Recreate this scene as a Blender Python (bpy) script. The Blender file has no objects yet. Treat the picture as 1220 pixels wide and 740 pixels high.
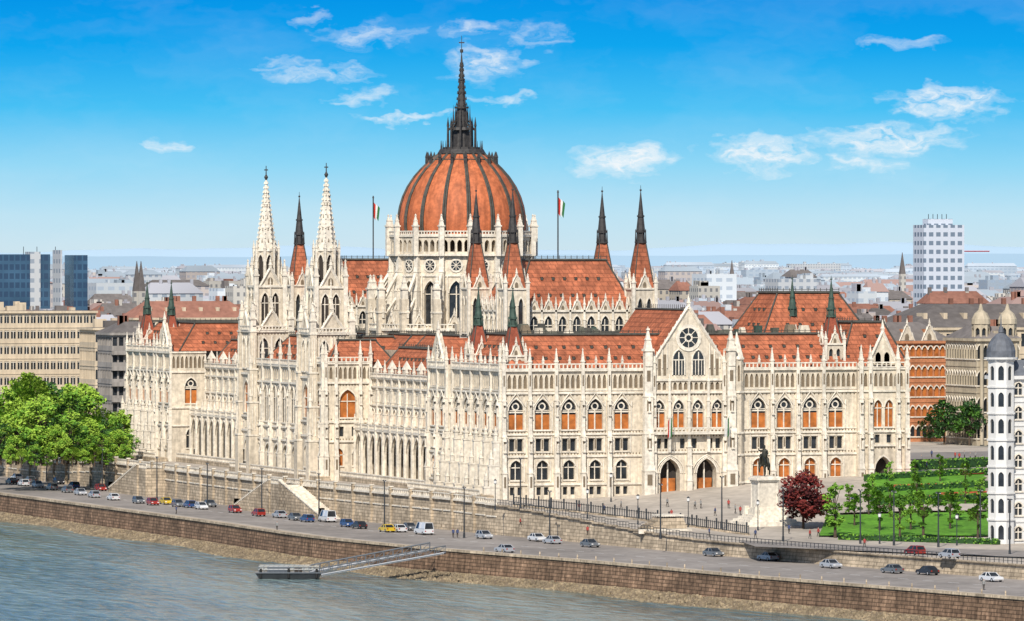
import bpy, math, random
from mathutils import Vector, Matrix
R=random.Random(7)
rad=math.radians
F=7500.0; HZ=305.0; ZC=46.0
TH=math.atan2(.316,.949); ct,st=math.cos(TH),math.sin(TH)
RX,RY=ct,-st; GX,GY=st,ct
CX=2*RX-1190*GX; CY=2*RY-1190*GY
sc=bpy.context.scene
def PD(u,Y):
    X=(u-610)/F*Y
    return (CX+X*RX+Y*GX, CY+X*RY+Y*GY)
def P(u,v,z):
    return PD(u,F*(ZC-z)/(v-HZ))
def ss(a,b,x):
    t=max(0,min(1,(x-a)/(b-a))); return t*t*(3-2*t)
def G(e,n):
    t=ss(-110,10,n)
    z=-3.6+t*(3.6+3.8*ss(10,75,e))
    z-=1.6*ss(230,290,n)*(1-ss(30,120,e))
    return z
def PG(u,v):
    z=0
    for i in range(25):
        e,n=P(u,v,z); z=.5*z+.5*G(e,n)
    e,n=P(u,v,z)
    return e,n,G(e,n)
# ---------------------------------------------------------------- materials
M={}
def mat(key,col,rough=.8,var=0,vs=1.0,var2=0,vs2=8.0,streak=0,bump=0,bs=5,metal=0,spec=.3,grid=None,brick=None):
    m=bpy.data.materials.new(key); m.use_nodes=True
    nt=m.node_tree; N=nt.nodes; L=nt.links
    b=N['Principled BSDF']; b.inputs['Roughness'].default_value=rough
    b.inputs['Metallic'].default_value=metal
    b.inputs['Specular IOR Level'].default_value=spec
    b.inputs['Base Color'].default_value=(*col,1)
    tc=N.new('ShaderNodeTexCoord')
    cur=None
    def noise(scale,mp=None):
        n=N.new('ShaderNodeTexNoise'); n.inputs['Scale'].default_value=scale; n.inputs['Detail'].default_value=2.5
        if mp:
            q=N.new('ShaderNodeMapping'); q.inputs['Scale'].default_value=mp; L.new(tc.outputs['Object'],q.inputs[0]); L.new(q.outputs[0],n.inputs['Vector'])
        else: L.new(tc.outputs['Object'],n.inputs['Vector'])
        return n.outputs['Fac']
    def mul(cur,fac,amt):
        r=N.new('ShaderNodeMapRange'); r.inputs[1].default_value=.3; r.inputs[2].default_value=.7
        r.inputs[3].default_value=1-amt; r.inputs[4].default_value=1+amt*.6
        L.new(fac,r.inputs[0])
        v=N.new('ShaderNodeVectorMath'); v.operation='SCALE'
        if cur is None: v.inputs[0].default_value=col
        else: L.new(cur,v.inputs[0])
        L.new(r.outputs[0],v.inputs['Scale']); return v.outputs[0]
    if var: cur=mul(cur,noise(vs),var)
    if var2: cur=mul(cur,noise(vs2),var2)
    if streak: cur=mul(cur,noise(1.0,(1.3,1.3,.12)),streak)
    if brick or grid:
        sx=N.new('ShaderNodeSeparateXYZ'); L.new(tc.outputs['Object'],sx.inputs[0])
    if brick:
        ad=N.new('ShaderNodeMath'); L.new(sx.outputs[0],ad.inputs[0]); L.new(sx.outputs[1],ad.inputs[1])
        cv=N.new('ShaderNodeCombineXYZ'); L.new(ad.outputs[0],cv.inputs[0]); L.new(sx.outputs[2],cv.inputs[1])
        bk=N.new('ShaderNodeTexBrick'); L.new(cv.outputs[0],bk.inputs['Vector']); bk.inputs['Scale'].default_value=1
        bk.inputs['Brick Width'].default_value=brick[0]; bk.inputs['Row Height'].default_value=brick[1]; bk.inputs['Mortar Size'].default_value=brick[2]
        lo=brick[3] if len(brick)>3 else .72; mo=brick[4] if len(brick)>4 else .4
        bk.inputs['Color1'].default_value=(lo,lo,lo,1); bk.inputs['Color2'].default_value=(1.15,1.15,1.15,1); bk.inputs['Mortar'].default_value=(mo,mo,mo,1)
        v=N.new('ShaderNodeVectorMath'); v.operation='MULTIPLY'
        if cur is None: v.inputs[0].default_value=col
        else: L.new(cur,v.inputs[0])
        L.new(bk.outputs['Color'],v.inputs[1]); cur=v.outputs[0]
    if grid:
        def mth(op,a,bv):
            q=N.new('ShaderNodeMath'); q.operation=op
            for i,x in enumerate((a,bv)):
                if x is None: continue
                if isinstance(x,(int,float)): q.inputs[i].default_value=x
                else: L.new(x,q.inputs[i])
            return q.outputs[0]
        h=mth('ADD',sx.outputs[0],sx.outputs[1]); h=mth('FRACT',mth('DIVIDE',h,grid[0]),None)
        z=mth('FRACT',mth('DIVIDE',sx.outputs[2],grid[1]),None)
        f=mth('MULTIPLY',mth('LESS_THAN',h,grid[2]),mth('LESS_THAN',z,grid[3]))
        f=mth('MULTIPLY',f,grid[5])
        mx=N.new('ShaderNodeMix'); mx.data_type='RGBA'
        L.new(f,mx.inputs['Factor'])
        if cur is None: mx.inputs['A'].default_value=(*col,1)
        else: L.new(cur,mx.inputs['A'])
        mx.inputs['B'].default_value=(*grid[4],1)
        cur=mx.outputs['Result']
    if cur is not None: L.new(cur,b.inputs['Base Color'])
    if bump:
        bp=N.new('ShaderNodeBump'); bp.inputs['Strength'].default_value=bump; bp.inputs['Distance'].default_value=.2
        L.new(noise(bs),bp.inputs['Height']); L.new(bp.outputs[0],b.inputs['Normal'])
    M[key]=m; return m
mat('stone',(.66,.575,.45),.85,var=.12,vs=.12,var2=.22,vs2=1.3,streak=.25)
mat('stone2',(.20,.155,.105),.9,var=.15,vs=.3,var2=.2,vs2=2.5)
mat('stonew',(.75,.68,.565),.85,var=.12,vs=.2,var2=.22,vs2=1.6,streak=.15)
mat('render',(.66,.65,.62),.85,var=.06,vs=.3,streak=.08)
mat('glass',(.028,.032,.037),.15,var=.5,vs=.6,spec=.5)
mat('orange',(.42,.135,.03),.6,var=.45,vs=.7)
mat('dark',(.04,.032,.027),.8)
mat('roof',(.46,.145,.07),.75,var=.25,vs=.22,var2=.22,vs2=1.2,streak=.25,brick=(1.5,.85,.09,.8,.62))
mat('domered',(.52,.15,.06),.65,var=.2,vs=.25,var2=.2,vs2=1.6,streak=.3)
mat('rooftop',(.13,.13,.10),.8,var=.3,vs=.4,var2=.25,vs2=2)
mat('trim',(.075,.072,.06),.6,var=.3,vs=1)
mat('spire',(.05,.046,.044),.6,var=.4,vs=1.5)
mat('green',(.05,.085,.065),.6,var=.4,vs=1.5)
mat('redroof2',(.30,.075,.04),.75,var=.25,vs=.8,var2=.25,vs2=3)
mat('wallstone',(.52,.42,.30),.9,var=.25,vs=.15,var2=.25,vs2=1.2,streak=.25,brick=(1.7,.62,.06,.78,.5))
mat('quaywall',(.30,.19,.12),.9,var=.35,vs=.12,var2=.3,vs2=1.2,streak=.45,brick=(2.0,.6,.08))
mat('rock',(.30,.235,.15),.95,var=.4,vs=.3,var2=.4,vs2=1.5)
mat('asphalt',(.29,.26,.235),.9,var=.25,vs=.06,var2=.2,vs2=.5)
mat('paving',(.45,.395,.33),.9,var=.22,vs=.06,var2=.18,vs2=.5)
mat('groundm',(.25,.24,.20),.95,var=.25,vs=.02,var2=.2,vs2=.2)
mat('white',(.74,.73,.70),.6)
mat('grassm',(.11,.29,.02),.95,var=.3,vs=.12,var2=.35,vs2=1.2)
mat('flower',(.50,.08,.03),.9,var=.6,vs=.9,var2=.4,vs2=3)
mat('bark',(.09,.065,.045),.95,var=.3,vs=3)
for k,c in dict(leafa=(.16,.33,.03),leafb=(.07,.18,.02),leafc=(.30,.46,.05),leafd=(.03,.085,.02),leafr=(.17,.025,.02),leafr2=(.07,.012,.012)).items():
    mat(k,c,.7,var=.3,vs=.4)
mat('hills',(.38,.54,.66),1,var=.06,vs=.0005)  # aerial haze is put into the pale blue base colour of both ridges
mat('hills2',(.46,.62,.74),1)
mat('metal',(.06,.065,.07),.4,metal=.5)
mat('bronze',(.05,.05,.038),.5,metal=.3,var=.4,vs=2)
mat('tyre',(.02,.02,.02),.8)
for k,c in dict(c_white=(.70,.70,.70),c_silver=(.42,.43,.45),c_black=(.03,.03,.035),c_red=(.35,.03,.02),c_blue=(.03,.08,.22),c_yellow=(.7,.48,.03),c_grey=(.15,.16,.17),c_green=(.03,.10,.10)).items():
    mat(k,c,.25,spec=.6,metal=.15)
mat('flagr',(.5,.03,.02),.8); mat('flagg',(.03,.16,.05),.8)
mat('skin',(.5,.3,.22),.7); mat('cloth1',(.05,.07,.15),.9); mat('cloth2',(.35,.06,.05),.9); mat('cloth3',(.25,.25,.24),.9)
D=(.09,.10,.12)
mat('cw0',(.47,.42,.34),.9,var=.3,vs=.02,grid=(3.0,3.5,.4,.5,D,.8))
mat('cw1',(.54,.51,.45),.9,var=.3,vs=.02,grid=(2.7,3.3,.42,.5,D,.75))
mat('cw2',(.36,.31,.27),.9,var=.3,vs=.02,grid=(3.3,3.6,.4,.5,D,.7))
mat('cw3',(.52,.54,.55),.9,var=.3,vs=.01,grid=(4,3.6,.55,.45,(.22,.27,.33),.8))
mat('cw4',(.45,.53,.61),.9,var=.3,vs=.008,grid=(6,4,.6,.45,(.30,.38,.47),.7))  # far-band walls are paler and bluer: haze mixed into the colour
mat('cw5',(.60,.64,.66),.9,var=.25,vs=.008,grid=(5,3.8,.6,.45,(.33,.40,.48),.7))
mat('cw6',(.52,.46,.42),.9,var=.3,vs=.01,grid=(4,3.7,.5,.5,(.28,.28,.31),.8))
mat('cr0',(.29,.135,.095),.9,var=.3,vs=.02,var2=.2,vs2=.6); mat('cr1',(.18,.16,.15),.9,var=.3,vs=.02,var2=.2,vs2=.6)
mat('cr2',(.37,.25,.22),.9,var=.3,vs=.01); mat('cr3',(.36,.42,.47),.9,var=.3,vs=.01); mat('cr4',(.40,.40,.43),.9,var=.3,vs=.01); mat('cr5',(.42,.48,.54),.9,var=.2,vs=.01)  # far roofs carry distance haze in their base colour
mat('officeglass',(.05,.11,.18),.25,grid=(2.2,3.4,.75,.62,(.03,.06,.11),.9),spec=.5,var=.3,vs=.1)
mat('towerwhite',(.56,.60,.66),.8,grid=(3.2,3.6,.62,.5,(.12,.17,.23),.9))
mat('brickorange',(.46,.19,.09),.85,var=.2,vs=.3,var2=.2,vs2=2)
mat('cream',(.60,.49,.35),.85,var=.12,vs=.2,streak=.15)
mat('beige',(.47,.40,.29),.85,var=.2,vs=.3,streak=.2)
mat('greywall',(.32,.29,.26),.85,var=.2,vs=.3,streak=.2)
mat('slate',(.13,.14,.16),.6,var=.3,vs=1)
m=bpy.data.materials.new('water'); m.use_nodes=True; M['water']=m
nt=m.node_tree;N=nt.nodes;L=nt.links;b=N['Principled BSDF']
b.inputs['Roughness'].default_value=.16
tc=N.new('ShaderNodeTexCoord')
def wn(scale,mp,rz=.35,det=4):
    q=N.new('ShaderNodeMapping'); q.inputs['Scale'].default_value=mp; q.inputs['Rotation'].default_value=(0,0,rz)
    L.new(tc.outputs['Object'],q.inputs[0]); n=N.new('ShaderNodeTexNoise'); n.inputs['Scale'].default_value=scale; n.inputs['Detail'].default_value=det
    L.new(q.outputs[0],n.inputs['Vector']); return n.outputs['Fac']
a=wn(.45,(1,.28,1)); c=wn(.045,(1,.22,1),.5)
ad=N.new('ShaderNodeMath'); ad.operation='MULTIPLY_ADD'; L.new(c,ad.inputs[0]); ad.inputs[1].default_value=3.5; L.new(a,ad.inputs[2])
bp=N.new('ShaderNodeBump'); bp.inputs['Strength'].default_value=1; bp.inputs['Distance'].default_value=2.2; L.new(ad.outputs[0],bp.inputs['Height']); L.new(bp.outputs[0],b.inputs['Normal'])
am=N.new('ShaderNodeMath'); am.operation='MULTIPLY_ADD'; L.new(c,am.inputs[0]); am.inputs[1].default_value=.8; 
a2=N.new('ShaderNodeMath'); a2.operation='MULTIPLY'; L.new(a,a2.inputs[0]); a2.inputs[1].default_value=.9; L.new(a2.outputs[0],am.inputs[2])
cr=N.new('ShaderNodeValToRGB'); cr.color_ramp.elements[0].position=.68; cr.color_ramp.elements[0].color=(.055,.105,.105,1); cr.color_ramp.elements[1].position=1.0; cr.color_ramp.elements[1].color=(.23,.30,.28,1)
L.new(am.outputs[0],cr.inputs[0]); L.new(cr.outputs[0],b.inputs['Base Color'])
# ---------------------------------------------------------------- mesh builder
class MB:
    def __init__(s): s.v=[];s.f=[];s.m=[]
    def add(s,vs,fs,m):
        b=len(s.v); s.v.extend(vs)
        for f in fs: s.f.append([b+i for i in f]); s.m.append(m)
    def obj(s,name,parent=None,smooth=False):
        me=bpy.data.meshes.new(name); me.from_pydata(s.v,[],s.f)
        keys=sorted(set(s.m)); ix={k:i for i,k in enumerate(keys)}
        for k in keys: me.materials.append(M[k])
        me.polygons.foreach_set('material_index',[ix[k] for k in s.m])
        if smooth: me.polygons.foreach_set('use_smooth',[True]*len(s.f))
        me.update()
        o=bpy.data.objects.new(name,me); sc.collection.objects.link(o)
        if parent: o.parent=parent
        return o
    def box(s,x0,x1,y0,y1,z0,z1,m):
        s.add([(x0,y0,z0),(x1,y0,z0),(x1,y1,z0),(x0,y1,z0),(x0,y0,z1),(x1,y0,z1),(x1,y1,z1),(x0,y1,z1)],
              [(0,3,2,1),(4,5,6,7),(0,1,5,4),(1,2,6,5),(2,3,7,6),(3,0,4,7)],m)
    def frus(s,cx,cy,z0,z1,r0,r1,n,m,rot=0,cap=True):
        vs=[];
        for z,r in((z0,r0),(z1,r1)):
            for i in range(n):
                a=rot+2*math.pi*i/n; vs.append((cx+r*math.cos(a),cy+r*math.sin(a),z))
        fs=[(i,(i+1)%n,n+(i+1)%n,n+i) for i in range(n)]
        if cap: fs+= [tuple(range(n,2*n)),tuple(reversed(range(n)))]
        s.add(vs,fs,m)
    def sq(s,cx,cy,z0,z1,h0,h1,m): s.frus(cx,cy,z0,z1,h0*1.41421,max(h1,.01)*1.41421,4,m,math.pi/4)
    def beam(s,a,b,w,m,n=4,w2=None):
        a=Vector(a);b=Vector(b);d=(b-a)
        if d.length<1e-4: return
        d.normalize(); x=d.orthogonal().normalized(); y=d.cross(x)
        w2=w if w2 is None else w2
        vs=[]
        for p,r in((a,w),(b,w2)):
            for i in range(n):
                t=2*math.pi*i/n+math.pi/4; q=p+x*(r*math.cos(t))+y*(r*math.sin(t)); vs.append(tuple(q))
        s.add(vs,[(i,(i+1)%n,n+(i+1)%n,n+i) for i in range(n)]+[tuple(range(n,2*n)),tuple(reversed(range(n)))],m)
class Fr:
    def __init__(s,x,y,tx,ty):
        l=math.hypot(tx,ty); s.x=x;s.y=y;s.tx=tx/l;s.ty=ty/l;s.ox=s.ty;s.oy=-s.tx
    def p(s,a,d,z): return (s.x+a*s.tx+d*s.ox, s.y+a*s.ty+d*s.oy, z)
def fbox(mb,fr,s0,s1,d0,d1,z0,z1,m):
    p=fr.p
    mb.add([p(s0,d1,z0),p(s1,d1,z0),p(s1,d0,z0),p(s0,d0,z0),p(s0,d1,z1),p(s1,d1,z1),p(s1,d0,z1),p(s0,d0,z1)],
           [(0,3,2,1),(4,5,6,7),(0,1,5,4),(1,2,6,5),(2,3,7,6),(3,0,4,7)],m)
def fq(mb,fr,s0,s1,z0,z1,d,m):
    if s1-s0<1e-4 or z1-z0<1e-4: return
    p=fr.p; mb.add([p(s0,d,z0),p(s1,d,z0),p(s1,d,z1),p(s0,d,z1)],[(0,1,2,3)],m)
def archp(c,w,zs,za,n=4):
    if za-zs<.05: return [(c-w,zs),(c+w,zs)]
    L=[]
    k=(za-zs)/(math.sqrt(3)*w)
    for i in range(n+1):
        a=math.pi-(math.pi/3)*i/n
        L.append((c+w+2*w*math.cos(a),zs+2*w*math.sin(a)*k))
    return L+[(2*c-x,z) for x,z in reversed(L[:-1])]
def cell(mb,fr,s0,s1,z0,z1,c,w,zb,zs,za,dd=0,dep=.5,kind='arch',mw='stone',blind=None):
    pts=archp(c,w,zs,za); p=fr.p
    fq(mb,fr,s0,c-w,z0,z1,dd,mw); fq(mb,fr,c+w,s1,z0,z1,dd,mw); fq(mb,fr,c-w,c+w,z0,zb,dd,mw)
    if kind=='open': dep=2.2
    if kind=='blind': dep=.3
    for (a,za_),(b_,zb_) in zip(pts[:-1],pts[1:]):
        mb.add([p(a,dd,za_),p(b_,dd,zb_),p(b_,dd,z1),p(a,dd,z1)],[(0,1,2,3)],mw)
    out=[(c-w,zb)]+pts+[(c+w,zb)]
    for i in range(len(out)):
        a=out[i]; b_=out[(i+1)%len(out)]
        mb.add([p(a[0],dd,a[1]),p(b_[0],dd,b_[1]),p(b_[0],dd-dep,b_[1]),p(a[0],dd-dep,a[1])],[(0,1,2,3)],mw)
    d=dd-dep
    if kind!='thin':
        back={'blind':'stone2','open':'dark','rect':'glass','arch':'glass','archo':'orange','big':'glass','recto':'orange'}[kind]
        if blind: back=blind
        mb.add([p(x,d,z) for x,z in out],[tuple(range(len(out)))],back)
    if kind=='big':
        zm=zs-.3
        fq(mb,fr,c-w,c+w,zb,zb+(zm-zb)*.85,d+.04,'orange')
        fbox(mb,fr,c-.1,c+.1,d,d+.3,zb,zs+.3,'stonew')
        fbox(mb,fr,c-w,c+w,d+.05,d+.26,zm-.15,zm+.1,'stonew')
        cz=zs+(za-zs)*.35; ro=w*.52; ri=w*.33; n=10; vs=[]
        for r in(ro,ri):
            for i in range(n):
                a=2*math.pi*i/n; vs.append(p(c+r*math.cos(a),d+.22,cz+r*math.sin(a)))
        mb.add(vs,[(i,(i+1)%n,n+(i+1)%n,n+i) for i in range(n)],'stonew')
        for sg in(-1,1):
            mb.beam(p(c+sg*w,d+.15,zs),p(c,d+.15,cz-ro),.09,'stonew')
    if kind in('arch','archo','rect','recto') and w>.6:
        fbox(mb,fr,c-.07,c+.07,d,d+.2,zb,zs+(za-zs)*.6,'stonew')
        fbox(mb,fr,c-w,c+w,d+.02,d+.17,zs-.3,zs-.12,'stonew')
    if kind in('big','arch','archo','open','thin') and w>.5:
        o2=archp(c,w+.22,zs,za+.3)
        inner=pts; vs=[p(x,dd+.14,z) for x,z in o2]+[p(x,dd+.14,z) for x,z in inner]; k=len(o2)
        mb.add(vs,[(i,i+1,k+i+1,k+i) for i in range(k-1)],'stonew')
        vs=[p(x,dd+.14,z) for x,z in o2]+[p(x,dd,z) for x,z in o2]
        mb.add(vs,[(i,i+1,k+i+1,k+i) for i in range(k-1)],'stonew')
        fbox(mb,fr,c-w-.15,c+w+.15,dd+.003,dd+.25,zb-.28,zb-.02,'stonew')
def row(mb,fr,s0,s1,z0,z1,cs,w,zb,zs,za,dd=0,kind='arch',mw='stone',dep=.5,blind=None):
    if not cs: fq(mb,fr,s0,s1,z0,z1,dd,mw); return
    ed=[s0]+[(cs[i]+cs[i+1])/2 for i in range(len(cs)-1)]+[s1]
    for i,c in enumerate(cs): cell(mb,fr,ed[i],ed[i+1],z0,z1,c,w,zb,zs,za,dd,dep,kind,mw,blind)
def pinn(mb,x,y,z,w,h,m='stonew'):
    mb.sq(x,y,z,z+h*.38,w/2,w/2,m)
    mb.sq(x,y,z+h*.36,z+h*.42,w*.66,w*.66,m)
    mb.sq(x,y,z+h*.42,z+h*.95,w*.48,.03,m)
    mb.sq(x,y,z+h*.86,z+h*.9,w*.2,w*.2,m)
    mb.sq(x,y,z+h*.62,z+h*.66,w*.38,w*.38,m)
def pil(mb,fr,s,z0,z1,w=.7,d=.6,dd=0,flare=1.0,ph=4.0,m='stonew'):
    h=z1-z0
    a=[(0,.3,d*(1+flare)),(.3,.55,d*(1+.6*flare)),(.55,.8,d*(1+.25*flare)),(.8,1,d)]
    for i,(t0,t1,dp) in enumerate(a):
        ww=w*(1.25-.12*i)
        fbox(mb,fr,s-ww/2,s+ww/2,dd-.05,dd+dp,z0+t0*h,z0+t1*h,m)
        if h>18:
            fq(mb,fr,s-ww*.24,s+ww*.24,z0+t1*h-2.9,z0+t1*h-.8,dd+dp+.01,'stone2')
            if i in(1,2):
                fbox(mb,fr,s-.12,s+.12,dd+dp,dd+dp+.25,z0+t1*h-2.9,z0+t1*h-1.5,m)
                fbox(mb,fr,s-.3,s+.3,dd+dp,dd+dp+.35,z0+t1*h-3.15,z0+t1*h-2.9,m)
                x,y,_=fr.p(s,dd+dp+.1,0); mb.sq(x,y,z0+t1*h-1.0,z0+t1*h+.3,.28,.03,m)
        if i<3:
            dn=a[i+1][2]; zt=z0+t1*h; p=fr.p
            mb.add([p(s-ww/2,dd+dp,zt),p(s+ww/2,dd+dp,zt),p(s+ww/2,dd+dn,zt+.9),p(s-ww/2,dd+dn,zt+.9)],[(0,1,2,3)],m)
            fbox(mb,fr,s-ww/2-.08,s+ww/2+.08,dd,dd+dp+.1,zt-.25,zt-.02,m)
    x,y,_=fr.p(s,dd+d*.5,0)
    pinn(mb,x,y,z1,w*.85,ph,m)
def balus(mb,fr,s0,s1,d,z,h=1.1,step=.9,m='stonew'):
    fbox(mb,fr,s0,s1,d-.15,d+.15,z+h-.22,z+h,m)
    fbox(mb,fr,s0,s1,d-.12,d+.12,z,z+.2,m)
    n=max(1,int((s1-s0)/step))
    for i in range(n+1):
        s=s0+(s1-s0)*i/n
        fbox(mb,fr,s-.12,s+.12,d-.1,d+.1,z+.2,z+h-.22,m)
def course(mb,fr,s0,s1,z,d=.25,h=.35,dd=0,m='stonew'): fbox(mb,fr,s0,s1,dd-.02,dd+d,z-h/2,z+h/2,m)
def dots(mb,fr,s0,s1,z,dd=0,step=.62,w=.17,h=.22):
    n=int((s1-s0)/step)
    for i in range(n):
        s=s0+(i+.5)*(s1-s0)/n; p=fr.p
        mb.add([p(s-w,dd+.012,z),p(s,dd+.012,z-h),p(s+w,dd+.012,z),p(s,dd+.012,z+h)],[(0,1,2,3)],'stone2')
def frieze(mb,fr,s0,s1,z0,z1,dd=0,step=1.05):
    n=max(1,int(round((s1-s0)/step))); st_=(s1-s0)/n
    cs=[s0+st_*(i+.5) for i in range(n)]; h=z1-z0
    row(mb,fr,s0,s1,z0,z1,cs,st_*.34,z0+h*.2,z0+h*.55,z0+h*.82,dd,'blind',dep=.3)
def gsec(mb,fr,s0,s1,cs,dd=0,big=1.5,kB='arch',flare=1.0,pd=.6,pw=.7,base=-3.2,pins=True,ends=(1,1),basement=True,dep=.6,shaft=True):
    cc=list(cs)
    row(mb,fr,s0,s1,base,2.7,[c+o for c in cc for o in(-.75,.75)] if basement else [],.45,.7,2.2,2.2,dd,'rect',mw='stone',dep=min(dep,.5))
    row(mb,fr,s0,s1,2.7,8,cc,1.15,3.6,6.1,7.3,dd,kB,dep=dep)
    row(mb,fr,s0,s1,8,12.2,[c+o for c in cc for o in(-.8,.8)],.55,9.0,11.3,11.3,dd,'rect',dep=min(dep,.5))
    row(mb,fr,s0,s1,12.2,20,cc,big,13.1,16.7,18.9,dd,'big',dep=dep)
    frieze(mb,fr,s0,s1,20,24.3,dd)
    dots(mb,fr,s0,s1,8.45,dd); dots(mb,fr,s0,s1,12.55,dd); dots(mb,fr,s0,s1,19.5,dd,.8)
    for z in(2.7,8,12.2,20.0,24.3): course(mb,fr,s0,s1,z,.28 if z!=24.3 else .5,.36,dd)
    course(mb,fr,s0,s1,12.9,.12,.14,dd); course(mb,fr,s0,s1,20.5,.15,.18,dd)
    balus(mb,fr,s0,s1,dd+.3,24.5,1.1,.8)
    if pins:
        ps=[(cc[i]+cc[i+1])/2 for i in range(len(cc)-1)]
        if ends[0]: ps=[s0+.35]+ps
        if ends[1]: ps=ps+[s1-.35]
        for s in ps: pil(mb,fr,s,base,24.2,pw,pd,dd,flare,4.6)
        for c in cc:
            x,y,_=fr.p(c,dd+.3,0); pinn(mb,x,y,25.5,.4,1.7)
            mb.beam(fr.p(c-big-.25,dd+.2,17.6),fr.p(c,dd+.25,20.0),.11,'stonew'); mb.beam(fr.p(c+big+.25,dd+.2,17.6),fr.p(c,dd+.25,20.0),.11,'stonew')
            if shaft:
                for sg in(-1,1):
                    fbox(mb,fr,c+sg*(big+.38)-.1,c+sg*(big+.38)+.1,dd,dd+.22,12.9,18.2,'stonew')
                    fbox(mb,fr,c+sg*(big+.38)-.14,c+sg*(big+.38)+.14,dd,dd+.3,17.4,18.4,'stonew')
                    fbox(mb,fr,c+sg*1.75-.13,c+sg*1.75+.13,dd,dd+.16,8.6,11.8,'stonew')
                    fbox(mb,fr,c+sg*1.6-.1,c+sg*1.6+.1,dd,dd+.18,3.2,7.2,'stonew')
                fq(mb,fr,c-.16,c+.16,9.4,11.2,dd+.01,'stone2')
                for o in(-.8,.8): fbox(mb,fr,c+o-.7,c+o+.7,dd,dd+.2,11.45,11.65,'stonew'); fbox(mb,fr,c+o-.7,c+o+.7,dd,dd+.2,8.7,8.88,'stonew')
def mans(mb,e0,e1,n0,n1,z0,z1,ins,m='roof',crest=True,dorm=0,insn=None):
    insn=ins if insn is None else insn
    v=[(e0,n0,z0),(e1,n0,z0),(e1,n1,z0),(e0,n1,z0),(e0+ins,n0+insn,z1),(e1-ins,n0+insn,z1),(e1-ins,n1-insn,z1),(e0+ins,n1-insn,z1)]
    mb.add(v,[(0,1,5,4),(1,2,6,5),(2,3,7,6),(3,0,4,7)],m); mb.add(v,[(4,5,6,7)],'rooftop')
    for a,b in((4,5),(5,6),(6,7),(7,4)): mb.beam(Vector(v[a])+Vector((0,0,.15)),Vector(v[b])+Vector((0,0,.15)),.32,'trim')
    for a,b in((0,4),(1,5),(2,6),(3,7)): mb.beam(v[a],v[b],.2,'trim')
    if crest:
        for a,b in((4,5),(7,4)):
            A=Vector(v[a]);B=Vector(v[b]); n=int((B-A).length/1.2)
            for i in range(n+1):
                p=A.lerp(B,i/max(n,1)); mb.beam(p,p+Vector((0,0,1.1)),.07,'trim')
            mb.beam(A+Vector((0,0,.8)),B+Vector((0,0,.8)),.05,'trim')
    if dorm:
        slo=(z1-z0)
        for ax in(0,1):
            Ln=(e1-e0 if ax==0 else n1-n0); I=insn if ax==0 else ins
            for rw,(t,off) in enumerate(((.28,0),(.62,.5))):
                n=int((Ln-2*ins)/dorm)
                for i in range(n):
                    s=ins+(i+off+.3)*dorm
                    if s>Ln-ins: continue
                    z=z0+slo*t; q=I*t
                    if ax==0: x,y=e0+s,n0+q
                    else: x,y=e0+q,n0+s
                    mb.sq(x,y,z-.1,z+.5,.26,.26,'trim'); mb.sq(x,y,z+.5,z+1.0,.34,.02,'roof')
def ngon(mb,cx,cy,r,n,z0,z1,w,zb,zs,za,kind='arch',rot=0,mw='stone',dep=.5,blind=None,skip=False):
    for i in range(n):
        a=rot+2*math.pi*i/n; L_=2*r*math.tan(math.pi/n)
        ox,oy=math.cos(a),math.sin(a); tx,ty=-oy,ox
        fr=Fr(cx+ox*r-tx*L_/2,cy+oy*r-ty*L_/2,tx,ty)
        if w: cell(mb,fr,0,L_,z0,z1,L_/2,w,zb,zs,za,0,dep,kind,mw,blind)
        else: fq(mb,fr,0,L_,z0,z1,0,mw)
def sqtower(mb,cx,cy,h,z0,z1,cs,w,zb,zs,za,kind='arch',mw='stone',dep=.5,blind=None):
    for tx,ty in((1,0),(0,1),(-1,0),(0,-1)):
        ox,oy=ty,-tx
        fr=Fr(cx+ox*h-tx*h,cy+oy*h-ty*h,tx,ty)
        row(mb,fr,0,2*h,z0,z1,[h+c for c in cs],w,zb,zs,za,0,kind,mw,dep,blind)
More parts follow.
